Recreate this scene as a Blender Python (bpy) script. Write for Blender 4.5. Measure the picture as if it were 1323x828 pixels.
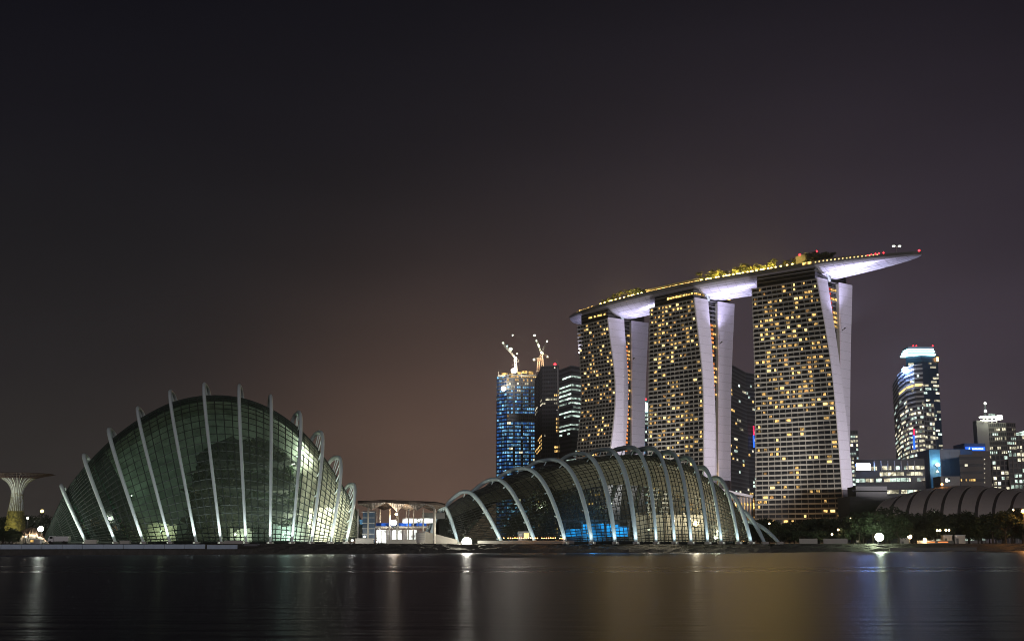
import bpy, math, random
from mathutils import Vector, Matrix
SC = bpy.context.scene
for o in list(bpy.data.objects): bpy.data.objects.remove(o)
COL = SC.collection
R = math.radians

# ------------------------------------------------------------------ camera
FPX, CX, CY, HOR, CAMZ = 1620.0, 661.5, 414.0, 701.0, 3.5
PITCH = math.atan((HOR - CY) / FPX)
cd = bpy.data.cameras.new('camera'); cam = bpy.data.objects.new('camera', cd); COL.objects.link(cam)
cd.sensor_width = 36.0; cd.sensor_fit = 'HORIZONTAL'; cd.lens = 36.0 * FPX / 1323.0
cd.clip_start = 0.5; cd.clip_end = 40000
cam.location = (0, 0, CAMZ); cam.rotation_euler = (math.pi / 2 + PITCH, 0, 0)
SC.camera = cam

# ------------------------------------------------------------------ world: night sky with the city's glow low down
W = bpy.data.worlds.new("World"); SC.world = W; W.use_nodes = True
nt = W.node_tree; nt.nodes.clear(); N = nt.nodes.new; L = nt.links.new
out = N('ShaderNodeOutputWorld'); bg = N('ShaderNodeBackground'); bg2 = N('ShaderNodeBackground'); addw = N('ShaderNodeAddShader')
sky = N('ShaderNodeTexSky'); sky.sky_type = 'NISHITA'; sky.sun_disc = False
sky.sun_elevation = R(5); sky.sun_rotation = R(168); sky.air_density = 2.0; sky.dust_density = 4.0
L(sky.outputs[0], bg2.inputs[0]); bg2.inputs[1].default_value = 0.0006
tc = N('ShaderNodeTexCoord'); sep = N('ShaderNodeSeparateXYZ'); L(tc.outputs['Generated'], sep.inputs[0])
ramp = N('ShaderNodeValToRGB'); L(sep.outputs['Z'], ramp.inputs[0])
def lin(r, g, b):
    f = lambda c: (c / 255 / 12.92) if c / 255 <= 0.04045 else ((c / 255 + 0.055) / 1.055) ** 2.4
    return (f(r), f(g), f(b), 1)
cr = ramp.color_ramp
stops = [(0.0, (56, 51, 48)), (0.06, (50, 47, 45)), (0.13, (37, 35, 37)), (0.22, (26, 25, 29)), (0.31, (18, 17, 24)), (0.42, (8, 8, 17)), (1.0, (9, 9, 14))]
cr.elements[0].position = stops[0][0]; cr.elements[0].color = lin(*stops[0][1])
cr.elements[1].position = stops[1][0]; cr.elements[1].color = lin(*stops[1][1])
for p_, c_ in stops[2:]:
    e = cr.elements.new(p_); e.color = lin(*c_)
# warm glow round one bearing, fading upwards
def glow(src, az, el, power, col):
    d = N('ShaderNodeVectorMath'); d.operation = 'DOT_PRODUCT'; L(tc.outputs['Generated'], d.inputs[0])
    d.inputs[1].default_value = (math.sin(R(az)) * math.cos(R(el)), math.cos(R(az)) * math.cos(R(el)), math.sin(R(el)))
    m = N('ShaderNodeMath'); m.operation = 'MAXIMUM'; L(d.outputs['Value'], m.inputs[0]); m.inputs[1].default_value = 0
    p = N('ShaderNodeMath'); p.operation = 'POWER'; L(m.outputs[0], p.inputs[0]); p.inputs[1].default_value = power
    x = N('ShaderNodeMix'); x.data_type = 'RGBA'; x.blend_type = 'ADD'; L(p.outputs[0], x.inputs['Factor']); L(src, x.inputs['A']); x.inputs['B'].default_value = (*col, 1)
    return x.outputs['Result']
sky_col = glow(ramp.outputs[0], -3, 0, 100, (0.132, 0.070, 0.042))
sky_col = glow(sky_col, 6, 4, 70, (0.022, 0.014, 0.014))
sky_col = glow(sky_col, 19, 4, 34, (0.034, 0.023, 0.036))
sky_col = glow(sky_col, 9, 15, 16, (0.0045, 0.0038, 0.0042))
cn = N('ShaderNodeTexNoise'); cn.inputs['Scale'].default_value = 5.0; cn.inputs['Detail'].default_value = 4; cmap = N('ShaderNodeMapping'); cmap.inputs['Scale'].default_value = (1, 1, 3.5); L(tc.outputs['Generated'], cmap.inputs[0]); L(cmap.outputs[0], cn.inputs['Vector'])
cm = N('ShaderNodeMapRange'); L(cn.outputs['Fac'], cm.inputs[0]); cm.inputs[1].default_value = .3; cm.inputs[2].default_value = .7; cm.inputs[3].default_value = .93; cm.inputs[4].default_value = 1.07
L(cm.outputs[0], bg.inputs[1])
L(sky_col, bg.inputs[0])
L(bg.outputs[0], addw.inputs[0]); L(bg2.outputs[0], addw.inputs[1]); L(addw.outputs[0], out.inputs[0])

# the glow of the city behind the camera: one weak low "sun"
sl = bpy.data.lights.new('city_glow', 'SUN'); sl.energy = 0.52; sl.angle = R(6); sl.color = (1.0, 0.93, 0.96)
so = bpy.data.objects.new('city_glow', sl); COL.objects.link(so)
so.rotation_euler = Vector((-0.2, 0.98, -0.09)).to_track_quat('-Z', 'Y').to_euler()

vs = SC.view_settings; vs.view_transform = 'Standard'; vs.look = 'None'; vs.exposure = 0.0; vs.gamma = 1.0; vs.use_curve_mapping = False
SC.render.engine = 'CYCLES'
cy = SC.cycles
cy.max_bounces = 6; cy.diffuse_bounces = 2; cy.glossy_bounces = 3; cy.transmission_bounces = 4; cy.transparent_max_bounces = 24
cy.sample_clamp_indirect = 3.0; cy.sample_clamp_direct = 0; cy.caustics_reflective = False; cy.caustics_refractive = False
cy.filter_width = 0.95; cy.use_denoising = True; cy.use_light_tree = True

# ------------------------------------------------------------------ pixel <-> world of the survey
def at(px, py, Y):
    u = (px - CX) / FPX; v = (CY - py) / FPX
    dy = math.cos(PITCH) - v * math.sin(PITCH); dz = math.sin(PITCH) + v * math.cos(PITCH)
    t = Y / dy
    return Vector((u * t, Y, CAMZ + dz * t))
def xz(px, Y, z):
    return Vector(((px - CX) / FPX * (Y * math.cos(PITCH) + (z - CAMZ) * math.sin(PITCH)), Y, z))

# ------------------------------------------------------------------ mesh builder
class MB:
    def __init__(s): s.v = []; s.f = []
    def quad(s, *p):
        b = len(s.v); s.v += [tuple(q) for q in p]; s.f.append(tuple(range(b, b + len(p))))
    def hexa(s, lo, hi):                       # two matching loops -> closed solid
        n = len(lo); b = len(s.v); s.v += [tuple(q) for q in lo] + [tuple(q) for q in hi]
        s.f.append(tuple(b + i for i in reversed(range(n)))); s.f.append(tuple(b + n + i for i in range(n)))
        for i in range(n):
            j = (i + 1) % n; s.f.append((b + i, b + j, b + n + j, b + n + i))
    def loft(s, loops, cap=True):
        n = len(loops[0]); b = len(s.v)
        for l in loops: s.v += [tuple(q) for q in l]
        for k in range(len(loops) - 1):
            for i in range(n):
                j = (i + 1) % n
                s.f.append((b + k * n + i, b + k * n + j, b + (k + 1) * n + j, b + (k + 1) * n + i))
        if cap:
            s.f.append(tuple(b + i for i in reversed(range(n)))); e = b + (len(loops) - 1) * n
            s.f.append(tuple(e + i for i in range(n)))
    def box(s, c, sz, rz=0.0):
        c = Vector(c); hx, hy, hz = sz[0] / 2, sz[1] / 2, sz[2] / 2
        cs, sn = math.cos(rz), math.sin(rz)
        P = lambda x, y, z: (c.x + x * cs - y * sn, c.y + x * sn + y * cs, c.z + z)
        s.hexa([P(-hx, -hy, -hz), P(hx, -hy, -hz), P(hx, hy, -hz), P(-hx, hy, -hz)],
               [P(-hx, -hy, hz), P(hx, -hy, hz), P(hx, hy, hz), P(-hx, hy, hz)])
    def tube(s, pts, rad, n=8, flat=1.0, cap=True):
        pts = [Vector(p) for p in pts]; m = len(pts)
        if not hasattr(rad, '__len__'): rad = [rad] * m
        loops = []; prev = None
        for i, p in enumerate(pts):
            t = (pts[min(i + 1, m - 1)] - pts[max(i - 1, 0)]).normalized()
            if prev is None:
                a = Vector((0, 0, 1)) if abs(t.z) < 0.9 else Vector((1, 0, 0))
                prev = a.cross(t).normalized()
            u = (prev - t * prev.dot(t)).normalized(); w = t.cross(u); prev = u
            loops.append([p + u * (rad[i] * math.cos(2 * math.pi * k / n)) + w * (rad[i] * flat * math.sin(2 * math.pi * k / n)) for k in range(n)])
        s.loft(loops, cap)
    def ball(s, c, r, n=8, m=6, sq=(1, 1, 1)):
        c = Vector(c); b = len(s.v)
        for j in range(1, m):
            th = math.pi * j / m
            for i in range(n):
                ph = 2 * math.pi * i / n
                s.v.append((c.x + r * sq[0] * math.sin(th) * math.cos(ph), c.y + r * sq[1] * math.sin(th) * math.sin(ph), c.z + r * sq[2] * math.cos(th)))
        for j in range(m - 2):
            for i in range(n):
                k = (i + 1) % n; s.f.append((b + j * n + i, b + (j + 1) * n + i, b + (j + 1) * n + k, b + j * n + k))
        s.f.append(tuple(b + i for i in range(n))); e = b + (m - 2) * n
        s.f.append(tuple(e + i for i in reversed(range(n))))
    def build(s, name, mat, parent=None, smooth=False):
        me = bpy.data.meshes.new(name); me.from_pydata(s.v, [], s.f); me.update()
        if mat is not None: me.materials.append(mat)
        if smooth: me.polygons.foreach_set('use_smooth', [True] * len(me.polygons))
        o = bpy.data.objects.new(name, me); COL.objects.link(o)
        if parent is not None: adopt(o, parent)
        return o
WORLD_OF = {}
def worldloc(o):
    v = Vector(o.location)
    if o.parent is not None and o not in ROOTS: return Vector((0, 0, 0))
    return v
ROOTS = set()
def adopt(o, parent):
    """child meshes are written in world coordinates; the root carries the location"""
    o.parent = parent
    if parent.get('_root'): o.matrix_parent_inverse = Matrix.Translation(-Vector(parent.location))
def thing(name, label, cat, loc=(0, 0, 0), group=None):
    o = bpy.data.objects.new(name, None); COL.objects.link(o); o.location = loc
    o.empty_display_size = 1.0
    o['label'] = label; o['category'] = cat; o['kind'] = 'thing'; o['_root'] = 1
    if group: o['group'] = group
    return o
def tag(o, label, cat, group=None, kind=None):
    o['label'] = label; o['category'] = cat
    if group: o['group'] = group
    if kind: o['kind'] = kind
    return o
def struct(o, label=None):
    o['kind'] = 'structure'
    if label: o['label'] = label
    return o
def copy_thing(root, loc, rz=0.0, sc=1.0, label=None, group=None):
    r = root.copy(); COL.objects.link(r); r.location = loc; r.rotation_euler = (0, 0, rz); r.scale = (sc, sc, sc) if not hasattr(sc, '__len__') else sc
    if label: r['label'] = label
    if group: r['group'] = group
    for ch in list(root.children):
        c = ch.copy(); COL.objects.link(c); c.parent = r
        for g in list(ch.children):
            d = g.copy(); COL.objects.link(d); d.parent = c
    return r
def light(name, kind, loc, power, color, parent=None, radius=0.5, target=None, cone=60, blend=0.6):
    l = bpy.data.lights.new(name, kind); l.energy = power; l.color = color
    l.shadow_soft_size = radius
    if kind == 'SPOT': l.spot_size = R(cone); l.spot_blend = blend
    o = bpy.data.objects.new(name, l); COL.objects.link(o); o.location = loc
    if target is not None:
        o.rotation_euler = (Vector(target) - Vector(loc)).to_track_quat('-Z', 'Y').to_euler()
    if parent is not None: adopt(o, parent)
    return o

# ------------------------------------------------------------------ materials
def mat(name, col, rough=0.6, metal=0.0, var=0.25, scale=0.3, bump=0.0, spec=0.5, detail=6, lines=None):
    m = bpy.data.materials.new(name); m.use_nodes = True; t = m.node_tree; b = t.nodes['Principled BSDF']
    b.inputs['Roughness'].default_value = rough; b.inputs['Metallic'].default_value = metal
    b.inputs['Specular IOR Level'].default_value = spec
    g = t.nodes.new('ShaderNodeNewGeometry')
    nz = t.nodes.new('ShaderNodeTexNoise'); nz.inputs['Scale'].default_value = scale; nz.inputs['Detail'].default_value = detail
    t.links.new(g.outputs['Position'], nz.inputs['Vector'])
    mx = t.nodes.new('ShaderNodeMix'); mx.data_type = 'RGBA'
    t.links.new(nz.outputs['Fac'], mx.inputs['Factor'])
    mx.inputs['A'].default_value = tuple(c * (1 - var) for c in col) + (1,)
    mx.inputs['B'].default_value = tuple(min(1, c * (1 + var)) for c in col) + (1,)
    last = mx.outputs['Result']
    if lines:                                        # panel joints every `lines` metres of height
        sp = t.nodes.new('ShaderNodeSeparateXYZ'); t.links.new(g.outputs['Position'], sp.inputs[0])
        d = t.nodes.new('ShaderNodeMath'); d.operation = 'DIVIDE'; t.links.new(sp.outputs['Z'], d.inputs[0]); d.inputs[1].default_value = lines
        f = t.nodes.new('ShaderNodeMath'); f.operation = 'FRACT'; t.links.new(d.outputs[0], f.inputs[0])
        c = t.nodes.new('ShaderNodeMath'); c.operation = 'LESS_THAN'; t.links.new(f.outputs[0], c.inputs[0]); c.inputs[1].default_value = 0.07
        k = t.nodes.new('ShaderNodeMath'); k.operation = 'MULTIPLY'; t.links.new(c.outputs[0], k.inputs[0]); k.inputs[1].default_value = 0.22
        m2 = t.nodes.new('ShaderNodeMix'); m2.data_type = 'RGBA'; t.links.new(k.outputs[0], m2.inputs['Factor'])
        t.links.new(last, m2.inputs['A']); m2.inputs['B'].default_value = (0.08, 0.08, 0.08, 1); last = m2.outputs['Result']
    t.links.new(last, b.inputs['Base Color'])
    if bump:
        bp = t.nodes.new('ShaderNodeBump'); bp.inputs['Strength'].default_value = bump; bp.inputs['Distance'].default_value = 1.0
        t.links.new(nz.outputs['Fac'], bp.inputs['Height']); t.links.new(bp.outputs['Normal'], b.inputs['Normal'])
    return m
def emis(name, col, strength, var='object', lo=0.45, sample=False, patch=0.0):
    m = bpy.data.materials.new(name); m.use_nodes = True; t = m.node_tree; t.nodes.clear()
    o = t.nodes.new('ShaderNodeOutputMaterial'); e = t.nodes.new('ShaderNodeEmission'); e.inputs[0].default_value = (*col, 1)
    src = None
    if var == 'object': src = t.nodes.new('ShaderNodeObjectInfo').outputs['Random']
    elif var == 'island': src = t.nodes.new('ShaderNodeNewGeometry').outputs['Random Per Island']
    if src is not None:
        mr = t.nodes.new('ShaderNodeMapRange'); t.links.new(src, mr.inputs[0]); mr.inputs[3].default_value = strength * lo; mr.inputs[4].default_value = strength * (2 - lo)
        last = mr.outputs[0]
        if patch:                                     # furniture, blinds and people inside break up a lit room
            g = t.nodes.new('ShaderNodeNewGeometry'); nz = t.nodes.new('ShaderNodeTexNoise'); nz.inputs['Scale'].default_value = patch
            nz.inputs['Detail'].default_value = 2; t.links.new(g.outputs['Position'], nz.inputs['Vector'])
            m2 = t.nodes.new('ShaderNodeMapRange'); t.links.new(nz.outputs['Fac'], m2.inputs[0]); m2.inputs[1].default_value = 0.35; m2.inputs[2].default_value = 0.65; m2.inputs[3].default_value = 0.15; m2.inputs[4].default_value = 1.3
            mu = t.nodes.new('ShaderNodeMath'); mu.operation = 'MULTIPLY'; t.links.new(last, mu.inputs[0]); t.links.new(m2.outputs[0], mu.inputs[1]); last = mu.outputs[0]
        t.links.new(last, e.inputs[1])
    else: e.inputs[1].default_value = strength
    t.links.new(e.outputs[0], o.inputs[0])
    m.cycles.emission_sampling = 'AUTO' if sample else 'NONE'
    return m
def shell_glass(name, tint, body, thin=0.3):
    """glazing with translucency added for the glow: part clear, part letting lamp light glow through, with a gloss on top"""
    m = bpy.data.materials.new(name); m.use_nodes = True; t = m.node_tree; t.nodes.clear()
    o = t.nodes.new('ShaderNodeOutputMaterial')
    g = t.nodes.new('ShaderNodeNewGeometry')
    tr = t.nodes.new('ShaderNodeBsdfTransparent'); tr.inputs[0].default_value = (*tint, 1)
    tl = t.nodes.new('ShaderNodeBsdfTranslucent'); tl.inputs[0].default_value = (*body, 1)
    df = t.nodes.new('ShaderNodeBsdfDiffuse'); df.inputs[0].default_value = (body[0] * .35, body[1] * .35, body[2] * .35, 1)
    a1 = t.nodes.new('ShaderNodeMixShader'); a1.inputs[0].default_value = 0.25
    t.links.new(tl.outputs[0], a1.inputs[1]); t.links.new(df.outputs[0], a1.inputs[2])
    m1 = t.nodes.new('ShaderNodeMixShader')
    mr = t.nodes.new('ShaderNodeMapRange'); t.links.new(g.outputs['Random Per Island'], mr.inputs[0]); mr.inputs[3].default_value = thin * 0.88; mr.inputs[4].default_value = thin * 1.15
    t.links.new(mr.outputs[0], m1.inputs[0]); t.links.new(tr.outputs[0], m1.inputs[1]); t.links.new(a1.outputs[0], m1.inputs[2])
    gl = t.nodes.new('ShaderNodeBsdfGlossy'); gl.inputs['Roughness'].default_value = 0.12; gl.inputs[0].default_value = (.8, .9, .85, 1)
    fr = t.nodes.new('ShaderNodeFresnel'); fr.inputs[0].default_value = 1.4
    m2 = t.nodes.new('ShaderNodeMixShader'); t.links.new(fr.outputs[0], m2.inputs[0]); t.links.new(m1.outputs[0], m2.inputs[1]); t.links.new(gl.outputs[0], m2.inputs[2])
    t.links.new(m2.outputs[0], o.inputs[0])
    return m
M = {}
M['ground'] = mat('ground_soil', (0.06, 0.052, 0.042), 0.95, var=0.5, scale=0.15)
M['rock'] = mat('bank_rock', (0.07, 0.066, 0.06), 0.95, var=0.6, scale=0.8, bump=0.6)
M['board'] = mat('painted_board', (0.46, 0.56, 0.68), 0.6, var=0.18, scale=0.4)
M['rib_pale'] = mat('rib_paint_pale', (0.74, 0.84, 0.84), 0.45, var=0.06, scale=0.3)
M['rib_lit_bluish'] = mat('rib_white_lit_bluish', (0.56, 0.70, 0.75), 0.45, var=0.06, scale=0.3)  # white arches, the bluish light on them is put into the colour
M['mullion'] = mat('dark_mullion', (0.012, 0.016, 0.014), 0.6, var=0.2)
M['mullion_green'] = mat('grey_mullion', (0.03, 0.04, 0.036), 0.6, var=0.2)
M['glass_green'] = shell_glass('conservatory_glass_green', (0.53, 0.68, 0.61), (0.52, 0.63, 0.53), 0.08)
M['frost'] = shell_glass('conservatory_glass_frosted', (0.68, 0.76, 0.69), (0.68, 0.72, 0.56), 0.34)
M['lining_pale'] = mat('lining_pale', (0.50, 0.55, 0.45), 0.8, var=0.95, scale=0.3)  # strong tone variation paints streaks into the glow
M['lining_tan'] = mat('lining_tan', (0.33, 0.32, 0.27), 0.8, var=0.35, scale=0.15)
M['glass_olive'] = shell_glass('conservatory_glass_olive', (0.66, 0.70, 0.64), (0.58, 0.56, 0.46), 0.08)
M['frost_warm'] = shell_glass('conservatory_glass_frosted_warm', (0.70, 0.70, 0.62), (0.64, 0.60, 0.50), 0.11)
M['white_wall'] = mat('white_tower_wall', (0.70, 0.66, 0.75), 0.6, var=0.05, scale=0.08, lines=6.6)  # lavender cast of the lighting is put into the white
M['slab'] = mat('facade_concrete', (0.235, 0.225, 0.185), 0.75, var=0.12, scale=0.15)
M['dark_glass'] = mat('dark_glass', (0.012, 0.013, 0.014), 0.18, var=0.4, scale=0.2)
M['hull'] = mat('hull_cladding', (0.62, 0.60, 0.66), 0.35, metal=0.2, var=0.06, scale=0.2)
M['deck'] = mat('deck_edge', (0.17, 0.17, 0.16), 0.7, var=0.2)
M['concrete'] = mat('pale_concrete', (0.42, 0.40, 0.37), 0.8, var=0.15, scale=0.3)
M['concrete_dark'] = mat('dark_concrete', (0.16, 0.155, 0.15), 0.85, var=0.2, scale=0.2)
M['steel'] = mat('galvanised_steel', (0.35, 0.35, 0.34), 0.45, metal=0.6, var=0.2)
M['steel_dark'] = mat('dark_steel', (0.06, 0.06, 0.06), 0.5, metal=0.3, var=0.2)
M['canopy_dark'] = mat('canopy_skin', (0.07, 0.05, 0.04), 0.7, var=0.3, scale=0.4)
M['soffit'] = mat('canopy_skin_lit', (0.55, 0.42, 0.33), 0.7, var=0.15, scale=0.5)
M['bark'] = mat('bark', (0.06, 0.045, 0.033), 0.9, var=0.4, scale=2, bump=0.4)
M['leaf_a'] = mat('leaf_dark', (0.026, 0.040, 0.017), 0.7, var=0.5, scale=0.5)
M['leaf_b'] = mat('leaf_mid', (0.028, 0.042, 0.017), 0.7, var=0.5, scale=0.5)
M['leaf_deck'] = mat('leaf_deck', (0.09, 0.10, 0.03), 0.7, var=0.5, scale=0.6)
M['earth'] = mat('bare_earth', (0.30, 0.17, 0.11), 0.95, var=0.6, scale=0.7, bump=0.5)
M['roof_band'] = mat('hall_roof_panel', (0.38, 0.335, 0.315), 0.7, var=0.1, scale=0.2)
M['roof_groove'] = mat('hall_roof_groove', (0.04, 0.034, 0.034), 0.8, var=0.2)
M['brown_grid'] = mat('tower_stone_grey', (0.24, 0.215, 0.20), 0.7, var=0.12, scale=0.1)
M['stone_light'] = mat('tower_stone_light', (0.45, 0.41, 0.39), 0.7, var=0.12, scale=0.1)
M['office_glass'] = mat('office_glass', (0.055, 0.056, 0.066), 0.3, var=0.5, scale=0.05)  # lightened, haze over the far towers is put into the colour
M['office_blue'] = mat('office_glass_blue', (0.03, 0.065, 0.12), 0.3, var=0.4, scale=0.05)
M['band_dark'] = mat('office_band_dark', (0.15, 0.15, 0.165), 0.6, var=0.2, scale=0.1)  # bands lightened too, far haze put into their colour
M['band_grey'] = mat('office_band_grey', (0.38, 0.37, 0.39), 0.6, var=0.2, scale=0.1)
M['blue_clad'] = mat('blue_cladding', (0.02, 0.14, 0.42), 0.5, var=0.1, scale=0.1)
M['blue_clad_lit'] = mat('blue_cladding_lit', (0.08, 0.30, 0.52), 0.5, var=0.1, scale=0.1)
M['truck_white'] = mat('vehicle_paint', (0.7, 0.7, 0.7), 0.4, var=0.05)
M['tyre'] = mat('tyre_rubber', (0.02, 0.02, 0.02), 0.9, var=0.2)
M['trunk_green'] = mat('planted_trunk', (0.27, 0.26, 0.09), 0.9, var=0.6, scale=0.9, bump=0.5)
M['purple_steel'] = mat('branch_steel', (0.12, 0.085, 0.085), 0.6, metal=0.2, var=0.2)
# things that give off light
M['w_warm'] = emis('window_warm', (1.0, 0.61, 0.19), 1.4, lo=0.6, patch=0.5)
M['w_warm_s'] = emis('window_warm_many', (1.0, 0.59, 0.18), 1.25, var='island', lo=0.35, patch=0.5)
M['w_amber'] = emis('window_amber', (1.0, 0.52, 0.17), 0.75, lo=0.4, patch=0.5)
M['w_bright'] = emis('window_bright', (1.0, 0.69, 0.24), 2.1, lo=0.8)
M['w_cool'] = emis('window_cool', (0.78, 1.0, 0.86), 1.15, lo=0.3, patch=0.25)
M['w_cool_s'] = emis('window_cool_many', (0.80, 1.0, 0.86), 1.3, var='island', lo=0.25, patch=0.25)
M['w_neutral'] = emis('window_neutral', (1.0, 0.92, 0.64), 1.15, lo=0.3, patch=0.25)
M['w_neutral_s'] = emis('window_neutral_many', (1.0, 0.90, 0.62), 1.3, var='island', lo=0.2, patch=0.25)
M['w_blue'] = emis('window_blue', (0.24, 0.62, 1.0), 1.0, lo=0.25, patch=0.35)
M['w_blue_s'] = emis('window_blue_many', (0.24, 0.62, 1.0), 0.75, var='island', lo=0.2, patch=0.35)
M['w_blue_dim'] = emis('window_blue_dim', (0.05, 0.24, 0.8), 0.30, var='island', lo=0.3)
M['w_gold'] = emis('gold_light', (1.0, 0.62, 0.16), 2.4, lo=0.4, patch=0.5)
M['w_orange'] = emis('orange_light', (1.0, 0.30, 0.08), 1.4, lo=0.4)
M['w_red'] = emis('red_light', (1.0, 0.10, 0.07), 0.8, lo=0.4)
M['lamp_white'] = emis('lamp_white', (1.0, 0.97, 0.85), 40, var=None)
M['lamp_green'] = emis('lamp_green_white', (0.86, 1.0, 0.72), 60, var=None)
M['lamp_warm'] = emis('lamp_warm', (1.0, 0.72, 0.34), 16, var=None)
M['lamp_gold'] = emis('lamp_gold', (1.0, 0.74, 0.22), 9, var=None)
M['lamp_orange'] = emis('lamp_orange', (1.0, 0.42, 0.10), 14, var=None)
M['beacon'] = emis('beacon_red', (1.0, 0.02, 0.03), 9, var=None)
M['lamp_small'] = emis('lamp_small_white', (0.9, 1.0, 0.8), 8, var=None)
M['led_white'] = emis('led_panel', (0.28, 0.46, 1.0), 100, var=None, sample=True)
M['led_cyan'] = emis('led_cyan', (0.45, 0.95, 1.0), 4, var=None)
M['neon_blue'] = emis('neon_blue', (0.03, 0.16, 1.0), 1.6, var=None)
M['neon_white'] = emis('neon_letters', (0.45, 0.72, 1.0), 3, var=None)
M['neon_red'] = emis('neon_red', (1.0, 0.03, 0.12), 1.4, var=None)
M['screen_blue'] = emis('blue_lit_panel', (0.015, 0.36, 1.0), 1.5, var='island', lo=0.25, patch=0.18)
M['shop_white'] = emis('lit_shopfront', (0.96, 1.0, 0.92), 3.6, lo=0.5, patch=0.3, sample=True)
M['office_black'] = mat('office_glass_black', (0.02, 0.022, 0.028), 0.3, var=0.4, scale=0.05)
M['hall_dark'] = mat('hall_wall_dark', (0.035, 0.034, 0.036), 0.8, var=0.2, scale=0.2)
M['band_blue'] = emis('blue_lit_band', (0.05, 0.22, 1.0), 0.7, lo=0.5, patch=0.4)

rng = random.Random(7)
def lerp(a, b, t): return a + (b - a) * t
def cat(keys, t):
    """Catmull-Rom through evenly spaced keys (floats or Vectors), t in 0..len-1"""
    n = len(keys); i = min(int(t), n - 2); f = t - i
    p1, p2 = keys[i], keys[i + 1]
    p0 = keys[i - 1] if i > 0 else p1 * 2 - p2
    p3 = keys[i + 2] if i + 2 < n else p2 * 2 - p1
    return (p1 * 2 + (p2 - p0) * f + (p0 * 2 - p1 * 5 + p2 * 4 - p3) * (f * f) + (p1 * 3 - p0 - p2 * 3 + p3) * (f ** 3)) * 0.5

# ================================================================== SETTING
SHORE = [(-700, 330), (-200, 350), (0, 360), (250, 386), (420, 412), (600, 438), (800, 456), (1000, 470), (1140, 522), (1323, 570), (1600, 600), (2400, 640)]
def shore_pt(px):
    for (a, ya), (b, yb) in zip(SHORE, SHORE[1:]):
        if a <= px <= b:
            Y = lerp(ya, yb, (px - a) / (b - a)); return xz(px, Y, 0)
# water: one sheet to the horizon
mw = bpy.data.materials.new('bay_water'); mw.use_nodes = True; t = mw.node_tree; t.nodes.clear()
wo = t.nodes.new('ShaderNodeOutputMaterial'); wd = t.nodes.new('ShaderNodeBsdfDiffuse'); wd.inputs[0].default_value = (0.010, 0.011, 0.012, 1)
wg = t.nodes.new('ShaderNodeBsdfGlossy'); wg.inputs[0].default_value = (0.35, 0.345, 0.38, 1)
wf = t.nodes.new('ShaderNodeFresnel'); wf.inputs[0].default_value = 1.33; wm = t.nodes.new('ShaderNodeMixShader')
t.links.new(wf.outputs[0], wm.inputs[0]); t.links.new(wd.outputs[0], wm.inputs[1]); t.links.new(wg.outputs[0], wm.inputs[2]); t.links.new(wm.outputs[0], wo.inputs[0])
g = t.nodes.new('ShaderNodeNewGeometry'); mp = t.nodes.new('ShaderNodeMapping'); mp.inputs['Scale'].default_value = (0.22, 0.9, 1); t.links.new(g.outputs['Position'], mp.inputs[0])
n1 = t.nodes.new('ShaderNodeTexNoise'); n1.inputs['Scale'].default_value = 0.5; n1.inputs['Detail'].default_value = 5; t.links.new(mp.outputs[0], n1.inputs[0])
bp = t.nodes.new('ShaderNodeBump'); bp.inputs['Strength'].default_value = 0.2; bp.inputs['Distance'].default_value = 1.0; t.links.new(n1.outputs[0], bp.inputs['Height']); t.links.new(bp.outputs[0], wg.inputs['Normal'])
# wake slicks: smoother bands lying across the bay
sp = t.nodes.new('ShaderNodeSeparateXYZ'); t.links.new(g.outputs['Position'], sp.inputs[0])
def wave_band(y0, slope, width):
    a = t.nodes.new('ShaderNodeMath'); a.operation = 'MULTIPLY_ADD'; t.links.new(sp.outputs['X'], a.inputs[0]); a.inputs[1].default_value = -slope; t.links.new(sp.outputs['Y'], a.inputs[2])
    s2 = t.nodes.new('ShaderNodeMath'); s2.operation = 'SUBTRACT'; t.links.new(a.outputs[0], s2.inputs[0]); s2.inputs[1].default_value = y0
    ab = t.nodes.new('ShaderNodeMath'); ab.operation = 'ABSOLUTE'; t.links.new(s2.outputs[0], ab.inputs[0])
    mr = t.nodes.new('ShaderNodeMapRange'); mr.interpolation_type = 'SMOOTHSTEP'; t.links.new(ab.outputs[0], mr.inputs[0]); mr.inputs[1].default_value = 0; mr.inputs[2].default_value = width; mr.inputs[3].default_value = 1; mr.inputs[4].default_value = 0
    return mr.outputs[0]
mxx = t.nodes.new('ShaderNodeMath'); mxx.operation = 'MAXIMUM'
t.links.new(wave_band(160, 0.05, 9), mxx.inputs[0]); t.links.new(wave_band(190, -0.03, 7), mxx.inputs[1])
rr = t.nodes.new('ShaderNodeMapRange'); t.links.new(mxx.outputs[0], rr.inputs[0]); rr.inputs[3].default_value = 0.33; rr.inputs[4].default_value = 0.24
t.links.new(rr.outputs[0], wg.inputs['Roughness'])
w = MB(); w.quad((-5000, -400, 0), (5000, -400, 0), (5000, 5000, 0), (-5000, 5000, 0))
struct(w.build('water', mw))
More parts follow.
